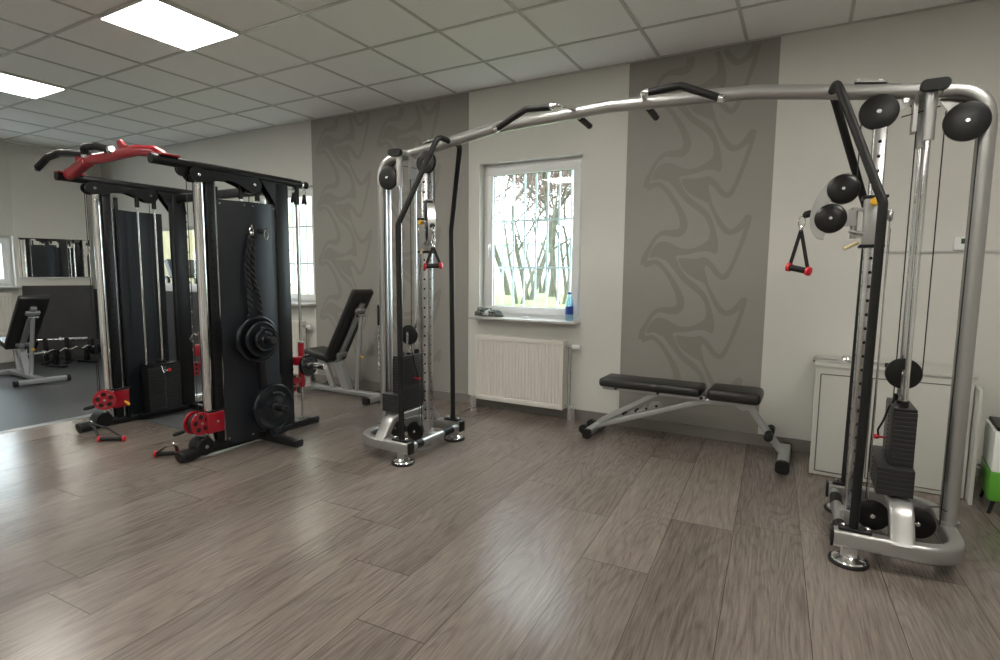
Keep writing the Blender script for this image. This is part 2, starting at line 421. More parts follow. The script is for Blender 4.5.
def motif(mb, y, ox, oz, zmax, zmin, sx=1.0, sz=1.0):
    cnt = [0]
    def Y():
        cnt[0] += 1; return y - cnt[0]*1.2e-5
    def T(q): return (q[0]*sx+ox, q[1]*sz+oz)
    def ok(z): return zmin < z < zmax
    for P in (S2, S3):
        Q = [T(q) for q in cat(P, 3, True)]
        for tri in tessellate_polygon([[Vector((q[0], q[1], 0)) for q in Q]]):
            yy = Y()
            if all(ok(Q[i][1]) for i in tri): mb.add([(Q[i][0], yy, Q[i][1]) for i in tri], [[0, 1, 2]])
    for P in (S1, S4):
        C = cat(P, 5); L_ = []
        for i, q in enumerate(C):
            a = C[max(i-1, 0)]; c = C[min(i+1, len(C)-1)]; d = Vector((c[0]-a[0], c[1]-a[1])); d.normalize(); nn = Vector((-d.y, d.x))*q[2]*.5
            L_.append((T((q[0]+nn.x, q[1]+nn.y)), T((q[0]-nn.x, q[1]-nn.y))))
        for (a, c), (e, g) in zip(L_, L_[1:]):
            yy = Y()
            if all(ok(q[1]) for q in (a, c, e, g)): mb.add([(a[0], yy, a[1]), (c[0], yy, c[1]), (g[0], yy, g[1]), (e[0], yy, e[1])], [[0, 1, 2, 3]])
def stripe(name, x0, x1, cols, mm, label):
    b = MB(stripe_m, mm); b.box(((x0+x1)/2, D-.001, (.085+H)/2), (x1-x0, .002, H-.085)); b.m(1)
    for ox, sx in cols:
        for k in range(-1, 4): motif(b, D-.0026, ox, .61*k-.61, H-.02, .36, sx)
    return struct(b.build(name, smooth=False), label)
stripe('trim_1', -1.32, -.245, [(0, 1)], motif_m, 'narrow taupe wall stripe with a darker flame pattern')
stripe('trim_2', -4.913, -2.835, [(-4.82+1.15, 1), (-3.93+1.15, 1)], motif2_m, 'wide taupe wall stripe with a faint flame pattern')

# baseboards
struct(MB(base_m).box(((-5.0+XR)/2, D-.008, .042), (XR+5.0, .016, .084)).build('baseboard_back', smooth=False))
struct(MB(base_m).box((XR-.008, (YF+D)/2, .042), (.016, D-YF, .084)).build('baseboard_right', smooth=False))

# windows ---------------------------------------------------------------------------
def window(name, W_, handle=True, sill=True, axis='y'):
    x0, x1, z0, z1 = W_; cx, cz = (x0+x1)/2, (z0+z1)/2
    o = bpy.data.objects.new(name, None); COL.objects.link(o); o['kind'] = 'structure'
    if axis == 'y': o.location = (cx, D+.12, cz)
    else: o.location = (XL-.12, cx, cz); o.rotation_euler = (0, 0, R(90))
    w, h = x1-x0, z1-z0
    f = MB(white_m, rubber_m)
    def ring(wd, hd, t, yy, th, bv=.006):
        f.box((0, yy, hd/2-t/2), (wd, th, t), bev=bv); f.box((0, yy, -hd/2+t/2), (wd, th, t), bev=bv)
        f.box((-wd/2+t/2, yy, 0), (t, th, hd-2*t+.004), bev=bv); f.box((wd/2-t/2, yy, 0), (t, th, hd-2*t+.004), bev=bv)
    ring(w, h, .055, 0, .07)
    ring(w-.07, h-.07, .07, -.028, .05)
    f.m(1); ring(w-.205, h-.205, .006, -.022, .01, .002)
    f.build('window_frame', o)
    MB(glass_m).box((0, -.015, 0), (w-.20, .006, h-.20)).build('window_pane', o, smooth=False)
    if handle:
        hb = MB(white_m); hb.box((-w/2+.075, -.06, -.05), (.028, .014, .075), bev=.005); hb.cyl((-w/2+.075, -.06, -.04), (-w/2+.075, -.09, -.04), .009)
        hb.box((-w/2+.075, -.092, -.09), (.02, .014, .12), bev=.006); hb.build('window_handle', o)
    if sill:
        MB(sill_m).box((-.012, -.155, -h/2-.004), (w+.05, .21, .024), bev=.006).build('window_sill', o)
    return o
window('window_1', W1); window('window_2', W2); window('window_3', W3, handle=False, axis='x')
portal('portal_1', (-2.2, D+.26, 1.57), (R(-90), 0, 0), 1.0, 1.4)
portal('portal_2', (-5.42, D+.26, 1.57), (R(-90), 0, 0), 1.0, 1.35)
portal('portal_3', (XL-.26, 2.79, 1.38), (0, R(-90), 0), .7, .98)

# ================================================================== cable crossover
CX, CY = -1.025, 3.115
cross = thing('cable_crossover', 'large silver cable crossover station spanning from the wide stripe to the cabinet', 'cable machine', (CX, CY, 0))
FL = Matrix.Scale(-1, 4, (1, 0, 0))
def pulley(name, c, axis, r, parent, th=.024, hub=True, xf=None, both=True):
    b = MB(plastic_m); b.xf = xf
    b.lathe(c, axis, [(-th/2-.006, r*.25), (-th/2-.004, r*.7), (-th/2, r*.96), (-th/2+.004, r), (-.003, r), (-.002, r*.94), (.002, r*.94), (.003, r), (th/2-.004, r), (th/2, r*.96), (th/2+.004, r*.7), (th/2+.006, r*.25)], 36)
    o = b.build(name, parent)
    h = MB(zinc_m); h.xf = xf; h.lathe(c, axis, [(-th/2-.012, .008), (-th/2-.009, .011), (th/2+.009, .011), (th/2+.012, .008)], 12); h.build('pulley_bolt', o)
    return o
def tower(s):
    xf = Matrix.Identity(4) if s > 0 else FL
    def B(*m): b = MB(*m); b.xf = xf; return b
    P = cross; UC = 1.665 if s > 0 else 1.685
    # U-shaped base
    b = B(silver_m); path = fillet([(1.205, -.31, .112), (1.665, -.31, .112), (1.665, .31, .112), (1.205, .31, .112)], .17, 8)
    b.sweep(path, rrect(.075, .065, .014, 3) if False else [(q[0], q[1]) for q in rrect(.062, .076, .014, 3)])
    base = b.build('base_frame', P)
    for sy in (-1, 1): B(rubber_m).box((1.199, sy*.31, .112), (.014, .064, .078), bev=.006).build('end_cap', base)
    b = B(silver_m, rubber_m); b.cyl((1.235, -.28, .105), (1.235, .28, .105), .026); b.m(1); b.cyl((1.235, -.22, .105), (1.235, -.15, .105), .028); b.cyl((1.235, .10, .105), (1.235, .22, .105), .028)
    b.m(0); b.box((1.28, 0, .10), (.10, .07, .075), bev=.006); b.build('base_crossbar', base)
    for sy in (-1, 1):
        ft = B(rubber_m); ft.lathe((1.268, sy*.31, 0), (0, 0, 1), [(0, .078), (.010, .080), (.016, .076)], 36); fo = ft.build('foot', P)
        f2 = B(chrome_m, silver_m); f2.lathe((1.268, sy*.31, 0), (0, 0, 1), [(.014, .071), (.022, .066), (.028, .045), (.036, .035)], 32); f2.m(1); f2.box((1.268, sy*.31, .054), (.062, .045, .045), bev=.004); f2.build('foot_plate', fo)
    # yoke carrying the stack
    b = B(silver_m); b.sweep(fillet([(1.455, -.325, .12), (1.455, -.215, .262), (1.455, .215, .262), (1.455, .325, .12)], .11, 6), rrect(.092, .05, .012), up=(0, -.5, .6))
    b.cyl((1.455, 0, .27), (1.455, 0, .298), .034, 24); b.build('stack_yoke', P)
    # main column and corner
    b = B(silver_m); b.tube(fillet([(UC, 0, .10), (UC, 0, 2.068), (1.20, 0, 2.128)], .15, 10), .035, 20)
    b.sweep([(UC, 0, .145), (UC, 0, .165)], circ(.042, 20)); b.build('column', P)
    b = B(alu_m); b.box((UC, .060, 1.03), (.036, .036, 1.86), bev=.006); b.build('guide_strip', P)
    # joint
    b = B(silver_m, zinc_m); b.box((1.235, 0, 2.163), (.13, .055, .007), rot=Matrix.Rotation(R(8), 3, 'Y')); b.m(1)
    for x in (1.19, 1.275): b.lathe((x, 0, 2.168-(x-1.235)*.13), (0, 0, 1), [(0, .011), (.01, .011), (.014, .006)], 10)
    b.build('joint_plate', P)
    # cross head with rod holders
    b = B(silver_m); b.sweep([(1.458, -.115, 2.085), (1.458, .115, 2.085)], rrect(.092, .038, .018, 6))
    for sy in (-1, 1): b.cyl((1.455, sy*.085, 2.09), (1.455, sy*.085, 1.865), .022, 18)
    b.box((1.41, .0, 2.0), (.016, .07, .16)); hd = b.build('rod_head', P)
    for sy in (-1, 1): B(rubber_m).sweep([(1.458, sy*.112, 2.085), (1.458, sy*.142, 2.085)], rrect(.104, .046, .0215, 6)).build('end_cap', hd)
    for sy in (-1, 1): B(chrome_m).cyl((1.455, sy*.085, .30), (1.455, sy*.085, 1.88), .011, 14).build('guide_rod', P)
    # perforated upright
    b = B(zinc_m, gap_m); b.box((1.287, 0, 1.10), (.054, .066, 1.96), bev=.006); b.m(1)
    for k in range(28):
        z = .24+.066*k; b.lathe((1.287, 0, z), (0, 1, 0), [(-.0337, .0075), (.0337, .0075)], 10); b.lathe((1.287, 0, z), (1, 0, 0), [(-.0277, .006), (.0277, .006)], 10)
    b.build('perforated_upright', P)
    # support bars
    for sy in (-1, 1):
        b = B(rubber_m); b.tube(fillet([(1.085, sy*.02, 2.142), (1.10, sy*.13, 2.15), (1.292, sy*.305, 1.585), (1.278, sy*.307, .155)], .06, 7), .0185, 14); sb = b.build('support_bar', P)
        b = B(chrome_m); b.cyl((1.078, sy*.005, 2.14), (1.088, sy*.03, 2.16), .022); b.build('bar_collar', sb)
        b = B(black_m, zinc_m); b.box((1.283, sy*.307, .157), (.125, .052, .012), bev=.003); b.m(1)
        for x in (1.24, 1.33): b.lathe((x, sy*.307, .163), (0, 0, 1), [(0, .012), (.010, .012), (.014, .007)], 12)
        b.build('bar_flange', sb)
    # pulleys
    b = B(silver_m, zinc_m); b.prism([(1.24, 2.0), (1.27, 1.975), (1.38, 2.035), (1.425, 2.06), (1.425, 2.10), (1.24, 2.12)], -.004, .004, 'xz'); b.m(1); b.lathe((1.375, 0, 2.065), (0, 1, 0), [(-.014, .012), (.014, .012)], 12); b.build('pulley_bracket', P)
    pulley('top_pulley', (1.275, -.022, 2.022), (0, 1, 0), .078, P, xf=xf)
    b = B(silver_m); b.prism([(1.50, 2.09), (1.50, 2.05), (1.60, 1.90), (1.65, 1.885), (1.65, 2.06)], .018, .026, 'xz'); b.build('pulley_bracket', P)
    pulley('top_pulley', (1.588, -.045, 1.938), (0, 1, 0), .082, P, xf=xf)
    mp_ = pulley('travelling_pulley', (1.452, 0, .828), (0, 1, 0), .072, P, xf=xf)
    b = B(chrome_m, rubber_m)
    for sy in (-1, 1): b.box((1.452, sy*.02, .785), (.02, .004, .13))
    b.cyl((1.452, 0, .69), (1.452, 0, .735), .012); b.m(1); b.cyl((1.452, -.085, .68), (1.452, -.085, .715), .018); b.cyl((1.452, .085, .68), (1.452, .085, .715), .018)
    b.build('pulley_fork', mp_)
    for x in (1.375, 1.548):
        pulley('base_pulley', (x, -.03, .135), (0, 1, 0), .071, P, xf=xf)
    b = B(silver_m); b.box((1.46, -.005, .13), (.30, .008, .05)); b.box((1.32, -.0, .12), (.012, .05, .08)); b.build('pulley_mount', P)
    # weight stack: two sizes of plate
    proto = None
    def plate(L_, w):
        b = B(stack_m, gap_m); b.box((0, 0, 0), (w, L_, .0206), bev=.0017); b.m(1)
        b.box((-s*w/2, 0, 0), (.002, .02, .008)); return b
    st = bpy.data.objects.new('weight_stack', None); COL.objects.link(st); st.parent = P; st.location = (s*1.455, 0, 0)
    for L_, w, z0, n, dx in ((.375, .138, .308, 6, -.024), (.26, .09, .432, 12, 0)):
        pr = plate(L_, w).build('weight_plate', st); pr.location = (dx, 0, z0)
        for k in range(1, n):
            c = pr.copy(); COL.objects.link(c); c.parent = st; c.location = (dx, 0, z0+k*.0208)
    b = B(black_m); b.box((0, 0, .679), (.088, .255, .014), bev=.003); b.cyl((0, 0, .67), (0, 0, .70), .018); b.build('top_plate', st)
    b = B(rubber_m); b.tube([(-.03, 0, .70), (-.05, -.01, .66), (-.065, -.012, .60), (-.085, -.01, .55), (-.08, -.0, .52)], .0045, 8); b.build('pin_lead', st)
    b = B(redp_m); b.lathe((-.05, 0, .515), (-1, 0, 0), [(0, .005), (.025, .005), (.03, .012), (.045, .012), (.05, .007)], 14); b.build('selector_pin', st)
    # cables
    def cab(*pts, r=.0028, m_=lead_m): B(m_).tube(pts, r, 6).build('cable', P)
    cab((1.42, -.012, 1.99), (1.42, -.012, .70)); cab((1.522, 0, 2.0), (1.522, 0, .83)); cab((1.655-.02, -.04, 1.93), (1.635, -.04, 1.90), (1.628, -.045, .15))
    cab((1.352, 0, 1.55), (1.352, -.02, .17), r=.0035, m_=zinc_m); cab((1.352+.006, .02, 1.50), (1.345, .0, .2))
    B(zinc_m).lathe((1.352, 0, 1.53), (0, 0, 1), [(0, .005), (.012, .012), (.05, .012), (.055, .008)], 12).build('cable_end', P)
    cab((1.21, -.022, 2.01), (1.21, -.022, 1.74)); cab((1.36, -.02, 1.99), (1.5, -.02, 2.02))
    cab((1.47, -.02, .2), (1.62, -.03, .23), (1.66, -.03, .21))
    # carriage
    ca = bpy.data.objects.new('pulley_carriage', None); COL.objects.link(ca); ca.parent = P; ca.location = (s*1.287, 0, 1.53)
    b = B(silver_m, rubber_m); b.box((0, 0, 0), (.078, .088, .215), bev=.005); b.m(1); b.box((0, 0, .112), (.10, .105, .014), bev=.004); b.box((0, 0, -.112), (.10, .105, .014), bev=.004)
    b.build('sleeve', ca)
    b = B(yellow_m, zinc_m); b.lathe((-.005, -.04, .085), (0, -1, 0), [(.03, .008), (.034, .017), (.046, .019), (.056, .013)], 18); b.m(1); b.cyl((-.005, -.04, .085), (-.005, -.075, .085), .009); b.build('knob', ca)
    rz = 0 if s > 0 else R(-46)
    ar = bpy.data.objects.new('swivel_arm', None); COL.objects.link(ar); ar.parent = ca; ar.rotation_euler = (0, 0, rz)
    b = B(silver_m, brass_m)
    b.cyl((-.075, 0, -.075), (-.075, 0, .07), .014); b.box((-.05, 0, .06), (.06, .05, .012)); b.box((-.05, 0, -.065), (.06, .05, .012)); b.box((-.10, 0, .0), (.07, .05, .03)); b.box((-.085, -.0, .035), (.03, .045, .05)); b.cyl((-.095, -.02, -.04), (-.03, -.03, -.055), .007)
    b.m(1); b.cyl((-.055, -.04, -.095), (-.11, -.06, -.125), .008); 
    b.m(0)
    out = cat([(-.10, .232), (-.15, .222), (-.20, .18), (-.24, .11), (-.256, .04), (-.252, -.02), (-.225, -.065), (-.195, -.075)], 3)
    inn = [(-.19, -.05), (-.215, .0), (-.19, .09), (-.14, .15), (-.09, .19)]
    for y in (-.022, .022): b.prism(out+inn, y-.003, y+.003, 'xz')
    b.sweep([(x, 0, z) for x, z in out], [(-.022, -.002), (.022, -.002), (.022, .002), (-.022, .002)], up=(0, 0, 1))
    o_ = b.build('pulley_shroud', ca); o_.rotation_euler = (0, 0, rz)
    bpy.data.objects.remove(ar)
    for c in ((-.128, 0, .158), (-.172, 0, .022)):
        b = B(plastic_m, zinc_m); b.lathe((c[0], -.004, c[2]), (0, 1, 0), [(-.034, .02), (-.032, .048), (-.026, .065), (-.02, .069), (.02, .069), (.026, .065), (.032, .048)], 32); b.m(1); b.lathe((c[0], -.004, c[2]), (0, 1, 0), [(-.04, .007), (-.036, .010), (.034, .010)], 12)
        o_ = b.build('arm_pulley', ca); o_.rotation_euler = (0, 0, rz)
    b = B(rubber_m); b.lathe((-.25, 0, .055), (-1, 0, -.35), [(-.01, .010), (.012, .017), (.03, .017), (.042, .007)], 16); o_ = b.build('cable_stop', ca); o_.rotation_euler = (0, 0, rz)
    v = Matrix.Rotation(rz, 3, 'Z') @ Vector((-.293*s, 0, .04)); return Vector((s*1.287, 0, 1.53))+v+Vector((CX, CY, 0))
tipR = tower(1); tipL = tower(-1)
b = MB(silver_m)
for s in (1, ):
    b.tube(fillet([(1.22, 0, 2.125), (.74, 0, 2.195), (0, 0, 2.225), (-.74, 0, 2.195), (-1.22, 0, 2.125)], .5, 8), .0345, 20)
b.build('crossbeam', cross)
for s in (1, -1):
    b = MB(chrome_m); b.xf = None if s > 0 else FL
    b.tube(fillet([(.20, -.02, 2.228), (.235, -.20, 2.215), (.30, -.21, 2.20)], .06, 6), .012, 12); b.lathe((.265, -.21, 2.205), (1, 0, 0), [(-.008, .02), (.008, .02)], 16)
    g = b.build('grip_mount', cross)
    b = MB(chrome_m); b.xf = None if s > 0 else FL; b.lathe((.62, -.21, 2.125), (.95, 0, -.35), [(-.01, .02), (.012, .02), (.016, .014)], 16); b.build('grip_end', cross)
    b = MB(rubber_m); b.xf = None if s > 0 else FL
    b.tube(fillet([(.27, -.21, 2.203), (.43, -.21, 2.212), (.615, -.21, 2.127)], .06, 6), .0185, 14); b.build('pull_up_grip', g)
    b = MB(chrome_m); b.xf = None if s > 0 else FL
    b.cyl((.205, .02, 2.205), (.205, .228, 2.194), .012); g = b.build('grip_mount', cross)
    b = MB(rubber_m, chrome_m); b.xf = None if s > 0 else FL
    b.cyl((.205, .07, 2.203), (.205, .225, 2.194), .0185); b.m(1); b.cyl((.205, .225, 2.194), (.205, .235, 2.1935), .02); b.build('pull_up_grip', g)

def carabiner(b, top, h=.055, d=(1, 0, 0), r=.003):
    t = Vector(top); d = Vector(d); w = h*.28
    pts = [t+d*(w*math.sin(2*math.pi*k/16))+Vector((0, 0, -h/2+h/2*math.cos(2*math.pi*k/16))) for k in range(16)]
    b.sweep(pts, circ(r, 8), up=d.cross(Vector((0, 0, 1))), closed=True)
def d_handle(name, label, top, gdir, group=None, drop=.19, half=.05, ext=0):
    o = thing(name, label, 'gym attachment', top, 0, group)
    if ext:
        q = MB(zinc_m)
        for k in range(int(ext/.03)+1): carabiner(q, (0, 0, -.03*k), .038, (1, 0, 0) if k % 2 else (0, 1, 0), .0035)
        q.build('link_chain', o)
        o.location = Vector(top)
    E0 = Vector((0, 0, -ext))
    b = MB(chrome_m); b.xf = Matrix.Translation(E0); carabiner(b, (0, 0, .0)); b.lathe((0, 0, -.052), (0, 0, -1), [(0, .006), (.004, .010), (.016, .010), (.02, .006)], 12); carabiner(b, (0, 0, -.045), .03, (0, 1, 0)); b.build('carabiner', o)
    g = Vector(gdir).normalized()
    A = g*half+Vector((0, 0, -.07-drop-ext)); C = -g*half+Vector((0, 0, -.07-drop-ext))
    A.z += .012*0; 
    b = MB(rubber_m)
    for e in (A, C): b.sweep([(0, 0, -.068-ext), (e*.35+Vector((0, 0, -.068-ext))*.65), e], [(-.009, -.0015), (.009, -.0015), (.009, .0015), (-.009, .0015)], up=g.cross(Vector((0, 0, 1))))
    b.build('strap', o)
    b = MB(rubber_m); b.sweep([C, C*.5+A*.5, A], circ(.0155, 14)); b.build('grip', o)
    for e, sg in ((A, 1), (C, -1)): MB(redp_m).lathe(e, g*sg, [(-.008, .014), (-.006, .022), (.008, .022), (.012, .015)], 20).build('end_ring', o)
    return o
d_handle('pulldown_stirrup', 'black handle with red end rings hanging from the right pulley arm of the cable crossover', tipR+Vector((0, 0, .0)), (.75, -.45, -.18), None)
d_handle('pulldown_stirrup', 'black handle with red end rings hanging in the left tower of the cable crossover', tipL+Vector((0, 0, -.0)), (.9, .35, .05), None, drop=.12, ext=.06)

# ================================================================== smith machine / functional rack
SX, SY = -4.225, 2.60
sm = thing('smith_machine', 'black and red smith machine rack with twin cable columns on the left', 'smith machine', (SX, SY, 0))
def red_pulley(P, u, y, z, xf, ang):
    b = MB(red_m, rubber_m, zinc_m); b.xf = xf
    ax = Vector((math.cos(ang), math.sin(ang), 0)); c = Vector((u, y, z))
    for d in (-.034, .034):
        b.m(0)
        n = 30; ring = []
        b.lathe(c+ax*d, ax, [(-.005, .078), (.005, .078)], 30)
        sd = Vector((-ax.y, ax.x, 0)) if True else None
        b.m(1)
        for k in range(5):
            a = 2*math.pi*k/5+.4; q = c+ax*d+(sd*math.cos(a)+Vector((0, 0, 1))*math.sin(a))*.046
            b.lathe(q, ax, [(-.0058, .017), (.0058, .017)], 14)
            b.m(2)
            a2 = a+math.pi/5; q = c+ax*d+(sd*math.cos(a2)+Vector((0, 0, 1))*math.sin(a2))*.052
            b.lathe(q, ax, [(-.009, .006), (.009, .006)], 10); b.m(1)
    b.m(1); b.lathe(c, ax, [(-.022, .03), (-.02, .062), (-.006, .066), (.006, .066), (.02, .062), (.022, .03)], 30)
    b.m(2); b.lathe(c, ax, [(-.046, .010), (.046, .010)], 12)
    return b.build('cable_pulley', P)
def side(s):
    DX, DY = (0, 0) if s > 0 else (.03, .0)
    xf = Matrix.Identity(4) if s > 0 else Matrix.Translation((DX, DY, 0)) @ FL
    def B(*m): b = MB(*m); b.xf = xf; return b
    P = sm; U = .675; yf = -.55
    # base
    b = B(black_m); b.sweep([(U, -.36, .045), (U, .60, .036)], rrect(.06, .055, .015)); bs = b.build('base_rail', P)
    b = B(black_m); b.sweep([(U, -.55, .047), (U, -.50, .047), (U, -.36, .062), (U, -.30, .062)], circ(.047, 22, .042)); b.build('front_foot', bs)
    b = B(rubber_m); b.sweep([(U, -.56, .045), (U, -.547, .047)], circ(.045, 22, .040)); b.build('end_cap', bs)
    b = B(black_m, zinc_m); b.lathe((U+.052, -.40, .085), (1, 0, 0), [(-.11, .058), (-.005, .06), (0, .054)], 30); b.m(1); b.lathe((U+.052, -.40, .085), (1, 0, 0), [(0, .012), (.008, .012), (.01, .006)], 12); b.build('joint_plate', bs)
    b = B(black_m, zinc_m); b.box((U, .44, .069), (.10, .16, .012), bev=.003); b.m(1)
    for y in (.385, .495): b.lathe((U+.035, y, .075), (0, 0, 1), [(0, .008), (.009, .008)], 10)
    b.build('rod_plate', bs)
    b = B(rubber_m); b.sweep([(U, .595, .036), (U, .612, .034)], rrect(.062, .057, .015)); b.build('end_cap', bs)
    # columns
    b = B(chrome_m); b.cyl((U-.004, -.335, .07), (U-.004, -.335, 1.89), .031, 24); b.build('chrome_column', P)
    b = B(black_m, gap_m, zinc_m); b.box((U, -.272, .98), (.05, .062, 1.82), bev=.005); b.m(1)
    for k in range(25): b.lathe((U, -.272, .30+.062*k), (1, 0, 0), [(-.0258, .0075), (.0258, .0075)], 10)
    b.m(2); b.box((U+.0, -.236, .98), (.046, .010, 1.8)); b.build('perforated_column', P)
    # rear post with pegs
    b = B(black_m); b.box((U, .30, 1.0), (.072, .12, 1.87), bev=.008); rp = b.build('rear_post', P)
    for k in range(11):
        z = .36+.135*k
        b = B(zinc_m); b.lathe((U, .365, z), (0, 1, 0), [(-.01, .006), (.012, .006), (.013, .010), (.018, .010)], 10); b.build('band_peg', rp)
    # guard panel
    o = .0 if s > 0 else .0
    sec = [(-.235, U+.015), (-.03, U+.088), (.15, U+.094), (.20, U+.07)]
    sec2 = [(y, x-.006) for y, x in sec][::-1]
    b = B(panel_m, zinc_m); b.prism([(x, y) for y, x in sec+sec2], .045, 1.762, 'xy'); b.m(1)
    for y, x in ((-.21, U+.026), (-.06, U+.08), (.0, U+.092), (.165, U+.09), (.185, U+.08)):
        for z in (1.735, .09): b.lathe((x, y, z), (1, -.2, 0), [(-.004, .007), (.006, .007)], 10)
    b.build('guard_panel', P)
    # weight stack on the inner side
    st = bpy.data.objects.new('weight_stack', None); COL.objects.link(st); st.parent = P; YO = 0 if s > 0 else -.032; st.location = (s*(U-.02)+DX, .108+DY+YO, 0)
    pr = None
    for k in range(18):
        z = .085+.0212*k
        if pr is None:
            b = MB(stack_m, gap_m, zinc_m); b.box((0, 0, 0), (.115, .27, .0208), bev=.0022); b.m(2); b.lathe((-s*.057, 0, 0), (s*-1, 0, 0), [(0, .004), (.0012, .004)], 8); pr = b.build('weight_plate', st); pr.location = (0, 0, z)
        else:
            c = pr.copy(); COL.objects.link(c); c.parent = st; c.location = (0, 0, z)
    b = MB(black_m); b.box((0, 0, .470), (.115, .27, .018), bev=.004); b.box((0, .0, .492), (.04, .07, .03), bev=.004); b.build('top_plate', st)
    b = MB(redp_m, zinc_m); b.lathe((-s*.055, .03, .42), (-s, 0, 0), [(0, .005), (.012, .005), (.014, .014), (.028, .014)], 14); b.m(1); b.tube([(-s*.06, -.03, .46), (-s*.075, -.02, .40), (-s*.07, .02, .42)], .005, 8); b.build('selector_pin', st)
    for y in (-.02, .108+.007):
        b = B(chrome_m); b.cyl((U-.02, y+.01+YO, .06), (U-.02, y+.01+YO, 1.84), .0095, 12); g = b.build('guide_rod', P)
        b = B(rubber_m); b.cyl((U-.02, y+.01+YO, 1.79), (U-.02, y+.01+YO, 1.90), .017, 14); b.build('rod_buffer', g)
    b = B(black_m)
    for y in (-.205, .23): b.box((U-.02, y, .95), (.03, .022, 1.80), bev=.003)
    b.box((U-.02, .055, .06), (.12, .38, .022), bev=.003); b.build('stack_frame', P)
    # top beam
    b = B(black_m); fy = -.625 if s > 0 else -.575; b.cyl((U, fy, 1.962), (U, .505, 1.962), .031, 22); tb = b.build('top_beam', P)
    b = B(rubber_m); b.cyl((U, fy-.01, 1.962), (U, fy+.005, 1.962), .0325, 22); b.build('end_cap', tb)
    b = B(zinc_m, rubber_m); b.cyl((U, .505, 1.962), (U, .52, 1.962), .033, 22); b.m(1); b.cyl((U, .52, 1.962), (U, .57, 1.962), .028, 22); b.build('end_cap', tb)
    # bone shaped pulley covers
    for off in (.038, -.038):
        b = B(black_m, zinc_m)
        c1 = (-.355, 1.902); c2 = (.06, 1.895); pts = []
        for k in range(13):
            a = R(250-k*195/12*1.0); pts.append((c1[0]+.062*math.cos(a), c1[1]+.062*math.sin(a)*.8))
        pts += [(-.25, 1.943), (-.1, 1.945), (.0, 1.94)]
        for k in range(11):
            a = R(75-k*170/10); pts.append((c2[0]+.06*math.cos(a), c2[1]+.058*math.sin(a)))
        pts += [(.03, 1.842), (-.04, 1.872), (-.12, 1.895), (-.2, 1.89), (-.28, 1.862)]
        b.prism(pts, U+off-.004, U+off+.004, 'yz'); b.m(1)
        for c in (c1, c2): b.lathe((U+off, c[0], c[1]), (1, 0, 0), [(-.009, .011), (.009, .011), (.012, .005)], 12)
        b.m(0); b.box((U+off, -.14, 1.93), (.0105, .09, .012), bev=.002)
        b.build('pulley_cover', tb)
    for y, z, r in ((-.355, 1.90, .05), (.06, 1.893, .05), (-.44, 1.925, .042))[:3 if s > 0 else 2]:
        b = B(plastic_m); b.lathe((U, y, z), (1, 0, 0), [(-.014, r*.6), (-.012, r), (-.003, r*.9), (.003, r*.9), (.012, r), (.014, r*.6)], 28); b.build('top_pulley', tb)
    b = B(black_m); b.box((U, -.33, 1.92), (.05, .12, .05), bev=.006); b.box((U, .05, 1.885), (.04, .05, .10)); b.build('top_bracket', tb)
    b = B(black_m); b.prism([(.12, 1.94), (.33, 1.94), (.27, 1.78), (.24, 1.78)], U-.034, U-.026, 'yz'); b.prism([(.12, 1.94), (.33, 1.94), (.27, 1.78), (.24, 1.78)], U+.028, U+.034, 'yz'); b.build('gusset', tb)
    # smith rod and slider
    b = B(chrome_m); b.cyl((U, .468, .06), (U, .468, 1.90), .0125, 14); b.build('smith_rod', P)
    b = B(black_m); b.cyl((U, .468, 1.80), (U, .468, 1.96), .021, 16); b.build('rod_clamp', P)
    b = B(red_m, zinc_m); b.cyl((U, .468, .34), (U, .468, .70), .024, 20); b.box((U, .425, .40), (.03, .11, .045), bev=.006); b.box((U, .43, .56), (.05, .07, .07), bev=.008)
    b.m(1); b.cyl((U, .468, .70), (U, .468, .71), .026, 20); sl = b.build('slider', P)
    b = B(red_m, zinc_m); b.box((U-.045, .385, .55), (.022, .05, .10), bev=.005); b.m(1); b.tube(fillet([(U-.04, .37, .60), (U-.04, .33, .66), (U-.04, .37, .71), (U-.04, .40, .69)], .02, 4), .007, 8); b.build('bar_hook', sl)
    b = B(red_m, gap_m); b.box((U-.01, .385, .375), (.03, .055, .13), bev=.006); b.m(1)
    for z in (.335, .375, .415): b.lathe((U-.01, .385, z), (1, 0, 0), [(-.0155, .014), (.0155, .014)], 14)
    b.build('safety_stop', sl)
    # red lower pulley carriage
    xf_keep = xf; xf = xf if s > 0 else Matrix.Translation((.02, .045, 0)) @ xf
    b = B(red_m, yellow_m, zinc_m, rubber_m); b.box((U+.002, -.315, .235), (.088, .125, .145), bev=.008)
    b.m(3); b.box((U-.002, -.30, .312), (.09, .125, .012), bev=.003); b.m(1); b.lathe((U-.052, -.29, .20), (-1, 0, -.3), [(-.02, .007), (.0, .009), (.045, .011), (.05, .007)], 12)
    b.m(2); b.lathe((U+.047, -.31, .24), (1, 0, 0), [(-.004, .010), (.01, .010)], 12); ca = b.build('pulley_carriage', P)
    ang = R(8 if s > 0 else 30)
    red_pulley(ca, U-.005, -.42, .245, xf, ang)
    b = B(rubber_m); b.lathe((U-.02, -.52, .205), (0, -1, -.1), [(-.015, .012), (.02, .015), (.05, .013), (.06, .006)], 14); b.m(0); b.build('cable_stop', ca)
    xf = xf_keep
    # cables
    for pts in ([(U-.02, -.405, 1.90), (U-.02, -.405, .30)], [(U+.03, -.395, 1.88), (U+.03, -.395, .30)], [(U-.02, .055, 1.88), (U-.02, .055, .53)]): B(lead_m).tube(pts, .0028, 6).build('cable', P)
    # plate storage
    b = B(black_m); b.sweep([(U+.03, .02, .062), (U+.30, .04, .05), (U+.44, .05, .045)], rrect(.075, .05, .014)); b.box((U+.10, .03, .075), (.10, .09, .05), bev=.006); b.build('storage_foot', P)
